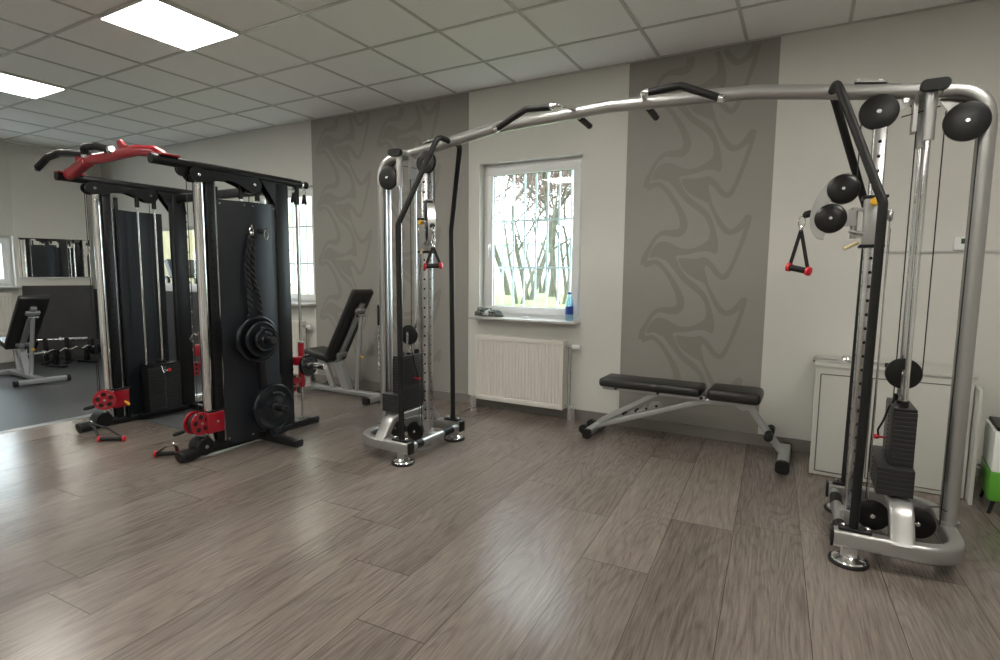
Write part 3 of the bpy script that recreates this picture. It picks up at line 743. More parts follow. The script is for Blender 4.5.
    b = B(black_m); b.sweep([(U+.17, .03, .06), (U+.145, .0, .38), (U+.135, -.03, .86)], rrect(.05, .06, .008), up=(1, 0, 0)); b.build('storage_post', P)
    for y, z in ((-.075, .80), (.005, .30)):
        b = B(black_m); b.cyl((U+.13, y, z), (U+.355, y, z), .024, 18); b.build('storage_peg', P)
        b = B(rubber_m); b.lathe((U+.355, y, z), (1, 0, 0), [(-.004, .027), (.006, .027), (.012, .02)], 18); b.build('peg_cap', P)
side(1); side(-1)
b = MB(black_m); b.box((0, .30, 1.90), (1.28, .05, .07), bev=.006); b.build('rear_crossmember', sm)
b = MB(black_m); b.box((0, .33, .045), (1.28, .05, .05), bev=.006); b.build('floor_crossmember', sm)
# smith bar
bar = MB(chrome_m); bar.cyl((-.66, .468, .525), (.66, .468, .525), .0145, 16); bo = bar.build('smith_bar', sm)
for s in (1, -1):
    b = MB(chrome_m); b.xf = None if s > 0 else FL; b.lathe((.70, .468, .525), (1, 0, 0), [(0, .025), (.235, .025), (.245, .021)], 22); b.build('bar_sleeve', bo)
# red pull-up frame
b = MB(red_m, black_m)
pu = fillet([(-.60, -.52, 1.98), (-.50, -.53, 1.99), (-.24, -.55, 2.045), (.05, -.55, 2.045), (.38, -.55, 2.052), (.56, -.54, 2.03), (.655, -.53, 1.985)], .10, 5)
b.sweep(pu, circ(.030, 16, .035), scale=[1.3 if i < 9 else 1 for i in range(len(pu))])

b.box((-.64, -.50, 1.992), (.09, .17, .012), bev=.003); b.box((.675, -.53, 1.995), (.09, .12, .012), bev=.003)
pf = b.build('pull_up_frame', sm)
b = MB(red_m); b.prism([(.20, 2.05), (.33, 2.06), (.30, 2.085), (.25, 2.10), (.215, 2.135), (.175, 2.125)], -.57, -.55, 'xz'); b.build('grip_fin', pf)
b = MB(red_m); b.prism([(-.38, 2.03), (-.27, 2.04), (-.32, 2.09), (-.36, 2.115), (-.385, 2.10)], -.57, -.55, 'xz'); b.build('grip_fin', pf)
b = MB(chrome_m); b.lathe((.11, -.57, 2.078), (.9, -.4, 0), [(-.05, .02), (-.03, .032), (.02, .032), (.04, .02)], 16); b.build('grip_mount', pf)
for pts in ([(-.20, -.545, 2.068), (-.43, -.555, 2.108), (-.62, -.56, 2.130), (-.80, -.565, 2.112), (-.955, -.57, 2.05)], [(.09, -.57, 2.080), (-.07, -.58, 2.118), (-.23, -.58, 2.125), (-.235, -.57, 2.075)]):
    b = MB(rubber_m); b.tube(fillet(pts, .08, 6), .026, 14); g = b.build('pull_up_grip', pf)
    e = Vector(pts[-1]); d = (e-Vector(pts[-2])).normalized(); MB(chrome_m).lathe(e, d, [(-.004, .027), (.014, .027), (.02, .02)], 16).build('grip_end', g)

def weight_disc(label, c, axis, r, th, group, name='weight_disc'):
    o = thing(name, label, 'weight plate', c, 0, group)
    b = MB(plate_m); ax = Vector(axis)
    b.lathe((0, 0, 0), ax, [(-th/2, r*.17), (-th/2, r*.93), (-th/2+.004, r*.985), (-th/4, r), (th/4, r), (th/2-.004, r*.985), (th/2, r*.93), (th/2-.001, r*.86), (th/2-.006, r*.82), (th/2-.006, r*.42), (th/2, r*.36), (th/2+.001, r*.17)], 48)
    b.build('plate_body', o)
    MB(zinc_m).lathe((0, 0, 0), ax, [(-th/2-.001, r*.175), (th/2+.002, r*.175), (th/2+.002, r*.15)], 24).build('centre_ring', o)
    # raised lettering blocks round the face
    b = MB(mat('plate_letters', (.05, .052, .055), .5)); ax = ax.normalized(); sd = Vector((0, 0, 1)).cross(ax)
    if sd.length > .1:
        sd.normalize()
        for a0 in (60,):
            for k in range(7):
                a = R(a0+k*9-20); p_ = ax*(th/2-.0035)+(sd*math.cos(a)+Vector((0, 0, 1))*math.sin(a))*r*.64
                rm = Matrix.Rotation(a, 3, ax) if False else None
                b.lathe(p_, ax, [(-.002, .008), (.002, .008)], 6)
        b.build('raised_marks', o)
    return o
gx = SX+.675
for x, r, th, n in ((.195, .168, .034, 'rearmost and largest'), (.238, .128, .030, 'middle'), (.278, .085, .028, 'front and smallest')):
    weight_disc(f'black weight plate on the upper peg of the rack, {n} of three', (gx+x, SY-.075, .80), (1, 0, 0), r, th, 'plates on the upper peg')
weight_disc('large black weight plate on the lower peg of the rack near the floor', (gx+.235, SY+.005, .30), (1, 0, 0), .168, .042, None)
weight_disc('small black weight plate on the right sleeve of the smith bar', (gx+.085, SY+.468, .525), (1, 0, 0), .088, .03, None)
weight_disc('dark weight plate on the far side of the rack, seen behind the left chrome column', (SX-.675-.25, SY+.005, .30), (-1, 0, 0), .168, .042, None)

# rope attachment hanging on a hook of the right guard panel
hk = MB(zinc_m); hk.tube(fillet([(.76, -.045, 1.575), (.81, -.05, 1.575), (.82, -.05, 1.60)], .01, 4), .006, 8); hk.build('hook', sm)
hk = MB(zinc_m); hk.tube(fillet([(.765, .07, 1.565), (.81, .07, 1.565), (.82, .07, 1.59)], .01, 4), .006, 8); hk.build('hook', sm)
rp = thing('triceps_rope', 'black braided rope hanging from a hook on the dark side panel of the rack', 'rope', (gx+.13, SY-.045, 1.57))
b = MB(chrome_m); carabiner(b, (0, -.0, .015), .05, (0, 1, 0)); b.lathe((0, .0, -.05), (0, 0, 1), [(0, .012), (.02, .018), (.03, .01)], 14); b.build('carabiner', rp)
for dy, end, nm in ((.012, .035, 'r'), (-.030, .0, 'l')):
    b = MB(rubber_m)
    ctl = [(0, dy*.3, -.045), (.0, dy-.01, -.20), (0, dy-.012, -.34), (0, dy+end*.7, -.48), (0, dy+end, -.61)]
    C = cat(ctl, 10); N = len(C)
    for ph in (0, math.pi):
        pts = [(q[0]+.0095*math.cos(i*1.0+ph), q[1]+.0095*math.sin(i*1.0+ph), q[2]) for i, q in enumerate(C)]
        b.tube(pts, .0115, 8)
    rr = b.build('rope_strand', rp)
    e = C[-1]; MB(rubber_m).lathe(e, (0, 0, -1), [(-.01, .014), (0, .024), (.03, .027), (.05, .02)], 18).build('rope_stopper', rr)
b = thing('snap_hook', 'small chrome snap hooks clipped beside the rope on the rack side panel', 'carabiner', (gx+.135, SY+.07, 1.56))
q = MB(chrome_m); carabiner(q, (0, 0, .01), .065, (0, 1, 0), .004); q.build('hook_body', b); q = MB(rubber_m); q.lathe((0, -.05, .0), (0, 1, 0), [(-.02, .012), (0, .02), (.02, .02), (.03, .012)], 14); q.build('rubber_sleeve', b)

# spring clips hanging from the top
for i, (x, y, z, lb) in enumerate(((gx+.0, SY+.44, 1.90, 'black spring clip hanging near the rear end of the right top beam'), (gx+.0, SY+.545, 1.90, 'black spring clip hanging from the very rear tip of the right top beam'), (SX-.62, SY+.345, 1.86, 'black spring clip hanging under the rear crossmember of the rack'))):
    o = thing('spring_clip', lb, 'clip', (x, y, z), 0, 'spring clips hanging on the rack')
    q = MB(zinc_m); carabiner(q, (0, 0, .028), .05, (1, 0, 0), .003); q.build('clip_ring', o)
    for a in (-14, 12):
        q = MB(rubber_m); d = Vector((0, math.sin(R(a)), -math.cos(R(a)))); q.cyl(Vector((0, 0, -.015)), Vector((0, 0, -.015))+d*.075, .011, 12); q.build('clip_handle', o)

# D handles lying on the floor
def floor_handle(label, top, grip0, grip1):
    t = Vector(top); o = thing('floor_stirrup', label, 'gym attachment', t)
    b = MB(chrome_m); pts = [(.0+.010*math.cos(2*math.pi*k/14), .020*math.sin(2*math.pi*k/14), -.01-.012*math.sin(2*math.pi*k/14)) for k in range(14)]; b.sweep(pts, circ(.003, 8), closed=True); b.build('carabiner', o)
    g0 = Vector(grip0)-t; g1 = Vector(grip1)-t
    b = MB(rubber_m)
    for e in (g0, g1): b.sweep([(0, -.01, -.02), e*.5+Vector((0, 0, .01)), e], [(-.010, -.002), (.010, -.002), (.010, .002), (-.010, .002)], up=(0, 0, 1))
    b.build('strap', o)
    b = MB(rubber_m); b.cyl(g0, g1, .016, 14); b.build('grip', o)
    d = (g1-g0).normalized()
    for e in (g0, g1): MB(redp_m).lathe(e, d, [(-.009, .015), (-.006, .022), (.006, .022), (.009, .015)], 18).build('end_ring', o)
floor_handle('black handle with red rings lying on the plank floor before the left red pulleys', (-4.72, 2.06, .13), (-4.52, 2.02, .024), (-4.38, 2.12, .024))
floor_handle('black handle with red rings lying on the plank floor before the right red pulleys', (-3.60, 2.05, .14), (-3.82, 2.04, .024), (-3.70, 2.12, .030))

# chain hanging on the crossover column
ch = thing('hanging_chain', 'silver chain with black strap hanging from the outer side of the left crossover column', 'chain', (CX-1.665-.042, CY-.02, 1.05))
q = MB(zinc_m); carabiner(q, (-.004, 0, .02), .05, (0, 1, 0), .003); q.build('carabiner', ch)
q = MB(rubber_m); q.box((-.008, 0, -.09), (.018, .03, .15), bev=.006); q.build('strap', ch)
q = MB(zinc_m)
for k in range(16):
    carabiner(q, (-.008, 0, -.175-.021*k), .030, (0, 1, 0) if k % 2 else (1, 0, 0), .0036)
q.build('chain_links', ch)['kind'] = 'stuff'

# ================================================================== benches
def pad(b, L_, w, th):
    b.box((0, 0, 0), (L_, w, th), bev=.022)
# flat bench under the flame stripe
fb = thing('flat_bench', 'black padded flat workout bench with silver frame under the narrow stripe', 'bench', (-.80, 4.10, 0), R(-1))
def B_(*m): return MB(*m)
b = MB(vinyl_m); b.box((-.165, 0, .452), (.745, .27, .066), bev=.024); b.build('backrest', fb)
b = MB(vinyl_m); b.box((.42, 0, .450), (.345, .29, .082), bev=.03); b.build('seat', fb)
b = MB(benchgrey_m, rubber_m)
for sy in (-1, 1): b.box((-.15, sy*.05, .405), (.76, .022, .034), bev=.004)
b.m(1)
for x in (-.42, -.10, .205): b.lathe((x, 0, .405), (0, 1, 0), [(-.068, .011), (.068, .011)], 14)
b.build('backrest_frame', fb)
b = MB(benchgrey_m); b.sweep(fillet([(-.595, 0, .075), (.20, 0, .372), (.50, 0, .395)], .12, 6), rrect(.055, .045, .01)); b.build('main_rail', fb)
b = MB(benchgrey_m, rubber_m); b.prism([(-.50, .145), (-.08, .295), (-.10, .325), (-.16, .315), (-.165, .29), (-.22, .275), (-.23, .255), (-.31, .235), (-.32, .21), (-.40, .19), (-.41, .175), (-.50, .16)], -.03, -.024, 'xz'); b.prism([(-.50, .145), (-.08, .295), (-.10, .325), (-.16, .315), (-.165, .29), (-.22, .275), (-.23, .255), (-.31, .235), (-.32, .21), (-.40, .19), (-.41, .175), (-.50, .16)], .024, .03, 'xz'); b.m(1)
for x in (-.46, -.365, -.27, -.19, -.115): b.lathe((x, 0, .17+(x+.46)*.37), (0, 1, 0), [(-.034, .010), (.034, .010)], 12)
b.build('ladder_plate', fb)
b = MB(benchgrey_m); 
for sy in (-1, 1): b.sweep([(-.115, sy*.04, .395), (-.555, sy*.04, .12)], rrect(.012, .034, .003))
b.build('prop_strut', fb)
b = MB(benchgrey_m); b.sweep([(-.605, -.16, .05), (-.605, .16, .05)], rrect(.055, .06, .012)); rf = b.build('rear_foot', fb)
for sy in (-1, 1): MB(rubber_m).sweep([(-.605, sy*.155, .046), (-.605, sy*.185, .046)], rrect(.066, .074, .02)).build('end_cap', rf)
for sy in (-1, 1): MB(rubber_m).lathe((-.665, sy*.09, .055), (0, 1, 0), [(-.018, .025), (-.014, .036), (.014, .036), (.018, .025)], 22).build('wheel', rf)
b = MB(benchgrey_m); b.prism([(.36, .41), (.56, .41), (.545, .36), (.47, .345), (.43, .37)], -.04, .04, 'xz'); b.sweep([(.50, 0, .39), (.735, 0, .08)], rrect(.05, .045, .01)); b.build('front_leg', fb)
b = MB(benchgrey_m); b.sweep([(.745, -.21, .055), (.745, .21, .055)], rrect(.07, .07, .014)); rf = b.build('front_foot', fb)
for sy in (-1, 1): MB(rubber_m).sweep([(.745, sy*.20, .05), (.745, sy*.235, .05)], rrect(.082, .082, .024)).build('end_cap', rf)
for sy in (-1, 1): MB(rubber_m).lathe((.65, sy*.085, .205), (0, 1, 0), [(-.05, .02), (-.046, .028), (.046, .028), (.05, .02)], 20).build('ankle_roller', fb)

def incline_bench(label, loc, rz, ang=60, mirror=False):
    o = thing('incline_bench', label, 'bench', loc, rz)
    # along +x: seat at -x, backrest rises to +x
    b = MB(benchgrey_m); b.sweep([(-.50, 0, .05), (.50, 0, .05)], rrect(.07, .045, .01)); b.build('base_rail', o)
    for x, hw in ((.50, .22), (-.46, .17)):
        b = MB(benchgrey_m); b.sweep([(x, -hw, .045), (x, hw, .045)], rrect(.06, .055, .012)); f = b.build('cross_foot', o)
        for sy in (-1, 1): MB(rubber_m).sweep([(x, sy*(hw-.005), .042), (x, sy*(hw+.03), .042)], rrect(.07, .066, .02)).build('end_cap', f)
    b = MB(benchgrey_m); b.sweep([(-.18, 0, .07), (-.27, 0, .33)], rrect(.05, .055, .01), up=(1, 0, 0)); b.prism([(-.02, .07), (.08, .07), (-.03, .34), (-.13, .34)], -.03, .03, 'xz'); b.sweep([(-.36, 0, .345), (-.02, 0, .325)], rrect(.045, .04, .01)); b.build('seat_post', o)
    b = MB(vinyl_m); b.box((-.275, 0, .415), (.36, .29, .075), rot=Matrix.Rotation(R(8), 3, 'Y'), bev=.028); b.build('seat', o)
    a = R(ang); d = Vector((math.cos(a), 0, math.sin(a))); n_ = Vector((math.sin(a), 0, -math.cos(a)))   # n_ = behind the pad
    p0 = Vector((-.12, 0, .33)); L_ = .86
    rot = Matrix.Rotation(-a, 3, 'Y')
    b = MB(vinyl_m); b.box(p0+d*(L_/2)-n_*.045, (L_, .28, .07), rot=rot, bev=.025); b.build('backrest', o)
    b = MB(benchgrey_m); b.sweep([p0+d*-.02+n_*.01, p0+d*(L_-.12)+n_*.01], rrect(.055, .035, .008), up=n_); b.box(p0+d*(L_-.20)+n_*.02, (.05, .13, .03), rot=rot, bev=.006); b.box(p0+d*(.12)+n_*.02, (.05, .13, .03), rot=rot, bev=.006); b.build('backrest_frame', o)
    top = p0+d*(L_-.24)+n_*.05
    b = MB(benchgrey_m, yellow_m, zinc_m); b.cyl(top, (.16, 0, .07), .021, 16); b.m(2); b.cyl(top+Vector((0, -.05, 0)), top+Vector((0, .05, 0)), .018, 14)
    mid = top*.45+Vector((.16, 0, .07))*.55; b.m(1); b.lathe(mid+Vector((.03, 0, .0)), (1, 0, .2), [(0, .007), (.01, .016), (.024, .014)], 14); b.build('support_strut', o)
    return o
incline_bench('incline bench with raised black backrest beside the left crossover tower', (-4.10, 4.10, 0), 0, 60)
incline_bench('incline bench with silver frame on the rubber floor at the left picture edge', (-7.80, 2.79, .008), R(-4), 45)

# ================================================================== barbells on low stands in the dark corner
def barbell(name, label, a, b_, discs, wavy=False, group=None, sleeve=.30):
    a = Vector(a); b_ = Vector(b_); d = (b_-a).normalized(); o = thing(name, label, 'barbell', a, 0, None)
    L_ = (b_-a).length; q = MB(chrome_m); side_ = d.cross(Vector((0, 0, 1)))
    if wavy:
        pts = [(0, 0, 0), d*(sleeve)]
        offs = (0, .028, -.012, .028, 0, .028, -.012, .028, 0)
        for k, z in enumerate(offs): pts.append(d*(sleeve+.03+(L_-2*sleeve-.06)*k/8)+Vector((0, 0, z)))
        pts += [d*(L_-sleeve), d*L_]
    else: pts = [(0, 0, 0), d*L_]
    q.tube(fillet(pts, .04, 4), .0135, 12); q.build('bar_shaft', o)
    for s0, s1 in ((-.0, sleeve), (L_-sleeve, L_)):
        MB(chrome_m).cyl(d*s0, d*s1, .024, 16).build('bar_sleeve', o)
    for t in (sleeve, L_-sleeve): MB(chrome_m).lathe(d*t, d, [(-.012, .035), (.012, .035)], 20).build('sleeve_collar', o)
    for t, r, lb in discs: weight_disc(lb, a+d*t, d, r, .032, None)
    return o
barbell('ez_curl_bar', 'chrome curl bar with wavy shaft held low over the rubber floor', (-8.37, 3.0, .21), (-8.64, 4.08, .21), [(.88, .115, 'black weight plate on the far end of the wavy curl bar')], True, sleeve=.22)
barbell('short_barbell', 'thick chrome barbell lying low along the dark wainscot', (-9.12, 3.10, .33), (-8.62, 3.80, .33), [(.16, .13, 'black weight plate on the rear barbell, left of its neighbour'), (.27, .13, 'black weight plate on the rear barbell, next to the shaft')], False, sleeve=.30)
def stand(label, x, y, h, rz):
    o = thing('bar_cradle', label, 'stand', (x, y, .008), rz)
    b = MB(black_m); b.box((0, 0, .012), (.30, .06, .024), bev=.004); b.build('base_bar', o)
    b = MB(black_m); b.box((0, 0, h/2+.005), (.05, .05, h-.05), bev=.004); b.build('post', o)
    b = MB(rubber_m); b.prism([(-.045, h+.0), (-.045, h-.055), (.045, h-.055), (.045, h+.0), (.028, h+.0), (.018, h-.036), (-.018, h-.036), (-.028, h+.0)], -.02, .02, 'xz'); b.build('cradle', o)
stand('low black stand under the near half of the wavy curl bar', -8.457, 3.35, .225, R(14)); stand('low black stand under the far half of the wavy curl bar', -8.557, 3.75, .225, R(14))
stand('low black stand under the rear barbell beside its plates', -8.89, 3.42, .345, R(-35)); stand('low black stand under the right end of the rear barbell', -8.755, 3.61, .345, R(-35))

# ================================================================== radiators
def radiator(label, x0, x1, z0, z1, y=D, valve=True, rz=0):
    w = x1-x0; o = thing('radiator', label, 'radiator', ((x0+x1)/2, y, 0), rz)
    h = z1-z0; cz = (z0+z1)/2
    b = MB(rad_m); n = int(w/.0333); pts = []
    yf = -.13
    for k in range(n):
        a = -w/2+.02+(w-.04)*k/n; st = (w-.04)/n
        pts += [(a, yf), (a+st*.30, yf), (a+st*.42, yf+.008), (a+st*.88, yf+.008)]
    pts += [(w/2-.02, yf)]
    back = [(x, yy+.012) for x, yy in reversed(pts)]
    b.prism(pts+back, z0+.045, z1-.045, 'xy'); b.build('front_panel', o)
    b = MB(rad_m); b.box((0, yf+.006, z1-.022), (w, .016, .046), bev=.005); b.box((0, yf+.006, z0+.022), (w, .016, .046), bev=.005)
    for sx in (-1, 1): b.box((sx*(w/2-.009), yf+.006, cz), (.018, .016, h-.06))
    b.build('panel_rim', o)
    b = MB(rad_m); b.box((0, -.08, z1-.004), (w-.004, .10, .008), bev=.002)
    for sx in (-1, 1): b.box((sx*(w/2-.003), -.075, cz), (.006, .10, h-.01))
    b.box((0, -.04, cz), (w-.02, .014, h-.03)); b.build('casing', o)
    b = MB(rad_m); 
    for x in (-w*.3, w*.3): b.box((x, -.019, cz), (.03, .034, h*.8))
    b.build('wall_bracket', o)
    if valve:
        b = MB(zinc_m); b.tube(fillet([(w/2, -.07, z1-.055), (w/2+.04, -.07, z1-.055), (w/2+.045, -.07, z1-.08), (w/2+.045, -.07, .0)], .02, 5), .009, 10)
        b.tube(fillet([(w/2, -.07, z0+.03), (w/2+.075, -.07, z0+.03), (w/2+.078, -.07, .0)], .02, 5), .009, 10); pp = b.build('supply_pipe', o)
        for x in (w/2+.045, w/2+.082): MB(chrome_m).lathe((x, -.07, 0), (0, 0, 1), [(0, .021), (.105, .021), (.108, .012)], 18).build('pipe_sleeve', pp)
        b = MB(zinc_m, white_m); b.cyl((w/2, -.07, z1-.055), (w/2+.055, -.07, z1-.055), .014); b.m(1); b.lathe((w/2+.055, -.07, z1-.055), (1, 0, 0), [(0, .017), (.01, .022), (.055, .023), (.075, .020), (.078, .01)], 20); b.build('thermostat_valve', o)
    b = MB(zinc_m); 
    b.tube(fillet([(-w/2, -.07, z0+.03), (-w/2-.03, -.07, z0+.03), (-w/2-.034, -.07, .0)], .015, 5), .009, 10); p2 = b.build('return_pipe', o)
    for dx in (-.034, -.072): MB(chrome_m).lathe((-w/2+dx, -.07, 0), (0, 0, 1), [(0, .021), (.10, .021), (.103, .012)], 18).build('pipe_sleeve', p2)
    return o
radiator('white ribbed radiator under the window between the two taupe stripes', -2.675, -1.785, .09, .70)
radiator('white ribbed radiator under the window behind the smith machine', -5.95, -5.05, .085, .70)
radiator('white radiator on the left wall at the left picture edge', -.52, .50, .38, .96, valve=False).location = (XL, 2.75, 0)
rr = [o for o in bpy.data.objects if o.name.startswith('radiator')][-1]; 
bpy.data.objects['radiator.002'].rotation_euler = (0, 0, R(90))

# things on the window sill
random.seed(4)
gl = thing('sports_gloves', 'crumpled black and white patterned gloves on the left end of the middle window sill', 'gloves', (-2.60, D-.05, .872))
import bmesh
def crumple(name, m_, c, d, seed, parent):
    random.seed(seed); bm = bmesh.new(); bmesh.ops.create_icosphere(bm, subdivisions=4, radius=1)
    from mathutils import noise
    for v in bm.verts:
        p_ = v.co.copy(); k = 1+.45*noise.noise(p_*1.6+Vector((seed, 0, 0)))+.28*noise.noise(p_*4+Vector((0, seed, 0)))+.1*noise.noise(p_*9)
        v.co = Vector((p_.x*k*d[0]/2, p_.y*k*d[1]/2, max(p_.z*k*d[2]/2, -d[2]*.32)))+Vector(c)
    me = bpy.data.meshes.new(name); bm.to_mesh(me); bm.free(); me.materials.append(m_); me.shade_smooth()
    o = bpy.data.objects.new(name, me); COL.objects.link(o); o.parent = parent; return o
crumple('glove', cloth_d, (-.03, 0, .035), (.17, .11, .10), 2, gl); crumple('glove', cloth_d, (.09, -.01, .025), (.17, .10, .07), 7, gl); crumple('cuff', cloth_w, (.03, -.03, .03), (.10, .06, .06), 11, gl)
bt = thing('water_bottle', 'clear blue water bottle with blue label on the right end of the middle window sill', 'bottle', (-1.775, D-.035, .870))
MB(bottle_m).lathe((0, 0, 0), (0, 0, 1), [(0, .030), (.006, .034), (.03, .033), (.034, .034), (.125, .034), (.135, .0325), (.15, .034), (.19, .026), (.215, .014), (.235, .0125)], 28).build('bottle_body', bt)
MB(bottle_label_m).lathe((0, 0, 0), (0, 0, 1), [(.055, .0346), (.125, .0346)], 28).build('label', bt)
MB(mat('blue_cap', (.03, .08, .3), .4)).lathe((0, 0, 0), (0, 0, 1), [(.228, .0145), (.245, .0145), (.247, .012)], 20).build('cap', bt)
ws = MB(white_m); ws.box((-2.20, D-.03, .876), (.075, .03, .016), bev=.005); tag(ws.build('window_wedge'), 'small white plastic wedge lying mid-sill below the middle window', 'wedge')
g2 = thing('white_flowers', 'pale crumpled cloth bundle on the window sill behind the smith machine', 'cloth', (-5.45, D-.04, .915)); g2.name = 'cloth_bundle'
crumple('fold', cloth_w, (-.05, 0, .05), (.22, .10, .14), 3, g2); crumple('fold', cloth_w, (.09, 0, .03), (.16, .09, .09), 5, g2)

# ================================================================== cabinet on the right and what lies on it
cb = thing('wall_cabinet', 'pale grey low cabinet with two outlined doors behind the right crossover tower', 'cabinet', (.49, 4.20, 0), R(-1.5))
b = MB(cab_m); b.box((0, 0, .355), (.78, .46, .70), bev=.003); b.build('body', cb)
b = MB(cab_m); b.box((0, 0, .712), (.80, .48, .016), bev=.003); b.build('worktop', cb)
for x, w in ((-.235, .25), (.135, .45)):
    b = MB(cab_m, cabline_m); b.box((x, -.233, .345), (w-.008, .012, .62), bev=.002); b.m(1)
    for dx, dz, sx, sz in ((0, .314, w, .007), (0, -.314, w, .007), (w/2, 0, .007, .628), (-w/2, 0, .007, .628)): b.box((x+dx, -.2305, .345+dz), (sx, .003, sz))
    b.build('door', cb)
b = MB(cab_m); b.box((.405, -.05, .33), (.018, .52, .66), bev=.002); b.build('side_panel', cb)
lb_ = thing('chrome_cable_bar', 'short chrome cable bar lying on top of the pale cabinet', 'gym attachment', (.26, 4.07, .735), R(-3))
b = MB(chrome_m); b.cyl((-.17, 0, .0), (.20, 0, .0), .0145, 16); b.build('bar_shaft', lb_)
b = MB(chrome_m); b.lathe((-.175, 0, 0), (1, 0, 0), [(-.008, .014), (-.004, .018), (.01, .018)], 16); b.build('bar_end', lb_)
b = MB(chrome_m); b.lathe((0, .01, .02), (0, -.3, 1), [(-.01, .022), (.006, .03), (.016, .022), (.022, .010)], 20); b.build('swivel_eye', lb_)
b = MB(rubber_m, chrome_m); b.cyl((.20, 0, 0), (.27, 0, .002), .014, 14); b.m(1); b.lathe((.27, 0, .002), (1, 0, 0), [(0, .010), (.02, .010), (.022, .024), (.028, .024)], 18); b.build('bar_grip', lb_)
th_ = thing('wall_thermostat', 'small white wall thermostat with dark display at the right edge', 'thermostat', (.88, D, 1.49))
b = MB(white_m); b.box((0, -.013, 0), (.135, .026, .088), bev=.006); b.build('housing', th_); b = MB(lcd_m); b.box((.008, -.0265, .012), (.085, .002, .032)); b.build('display', th_)
b = MB(wire_m); b.box((1.0, D-.006, 1.438), (1.2, .012, .012)); tag(b.build('cable_duct'), 'thin white cable duct running along the wall below the thermostat', 'cable duct')
b = MB(wire_m); b.tube(cat([(.93, D-.02, .09, ), (1.0, D-.05, .12), (1.08, D-.03, .10), (1.10, D-.06, .05), (1.0, D-.07, .09), (.95, D-.04, .06), (1.12, D-.05, .13), (1.3, D-.03, .10)], 6), .005, 8); tag(b.build('loose_wires'), 'loose white wires on the baseboard at the right edge', 'wires')
b = MB(white_m); b.box((1.30, D-.04, 1.27), (.32, .08, .30), bev=.004); tag(b.build('wall_box'), 'pale wall box cut by the right picture edge below the thermostat', 'box')
gb = thing('display_stand', 'white and green box on thin dark legs cut by the right picture edge', 'stand', (1.10, 3.92, 0), R(-6))
b = MB(mat('bright_white', (.85, .87, .85), .4)); b.box((0, 0, .35), (.30, .34, .22), bev=.006); b.build('upper_box', gb)
b = MB(green_m); b.box((0, 0, .16), (.305, .345, .16), bev=.006); b.build('green_base', gb)
b = MB(black_m); b.box((0, .0, .47), (.28, .30, .022), bev=.006); b.build('lid', gb)
for sx in (-1, 1):
    for sy in (-1, 1): MB(black_m).cyl((sx*.14, sy*.14, 0), (sx*.12, sy*.13, .09), .009, 10).build('leg', gb)

# ================================================================== next room behind the glazing
b = MB(beige_m)
AX0, AX1, AY1 = -13.2, -6.0, 8.2
b.box(((AX0+AX1)/2, AY1+.05, 1.5), (AX1-AX0, .1, 3.2)); b.box((AX0-.05, (D+WT+AY1)/2, 1.5), (.1, AY1-D-WT, 3.2)); b.box((AX1+.05, (D+WT+AY1)/2, 1.5), (.1, AY1-D-WT, 3.2))
struct(b.build('wall_annex', smooth=False)); struct(MB(rubfloor_m).box(((AX0+AX1)/2, (D+WT+AY1)/2, -.05), (AX1-AX0, AY1-D-WT, .11)).build('floor_annex', smooth=False))
struct(MB(tile_m).box(((AX0+AX1)/2, (D+WT+AY1)/2, 3.0), (AX1-AX0, AY1-D-WT, .1)).build('ceiling_annex', smooth=False))
o = copy_tree(bpy.data.objects['ceiling_light']); o.location = (-9.2, 6.2, 2.94); o['label'] = 'square ceiling light in the next room behind the glazing'; o['group'] = 'lights of the next room'
x0, x1, z0, z1 = IW
wi = bpy.data.objects.new('window_4', None); COL.objects.link(wi); wi['kind'] = 'structure'; wi.location = ((x0+x1)/2, D+.1, (z0+z1)/2)
f = MB(white_m); w_, h_ = x1-x0, z1-z0
f.box((0, 0, h_/2-.015), (w_, .08, .03)); f.box((0, 0, -h_/2+.015), (w_, .08, .03)); f.box((-w_/2+.015, 0, 0), (.03, .08, h_-.06)); f.box((w_/2-.015, 0, 0), (.03, .08, h_-.06)); f.box((0, 0, 0), (.03, .06, h_-.06)); f.build('window_frame', wi, smooth=False)
MB(glass_m).box((0, 0, 0), (w_-.06, .006, h_-.06)).build('window_pane', wi, smooth=False)
f = MB(white_m); f.box((0, -.105, -h_/2-.02), (w_+.7, .02, .11), bev=.003); f.build('sill_board', wi)
tm = thing('treadmill', 'dark treadmill seen through the glazing into the next room', 'treadmill', (-10.95, 5.9, .005), R(20))
b = MB(black_m); b.box((0, 0, .11), (1.7, .78, .14), bev=.03); b.build('deck', tm); b = MB(rubber_m); b.box((-.05, 0, .185), (1.5, .5, .012)); b.build('belt', tm)
for sy in (-1, 1):
    b = MB(black_m); b.sweep(fillet([(.62, sy*.36, .15), (.74, sy*.36, 1.15), (.35, sy*.36, 1.12)], .08, 5), rrect(.05, .07, .012), up=(0, 1, 0)); b.build('handrail', tm)
b = MB(black_m, lcd_m); b.box((.76, 0, 1.30), (.10, .76, .34), rot=Matrix.Rotation(R(-18), 3, 'Y'), bev=.02); b.m(1); b.box((.70, 0, 1.31), (.012, .5, .22), rot=Matrix.Rotation(R(-18), 3, 'Y')); b.build('console', tm)

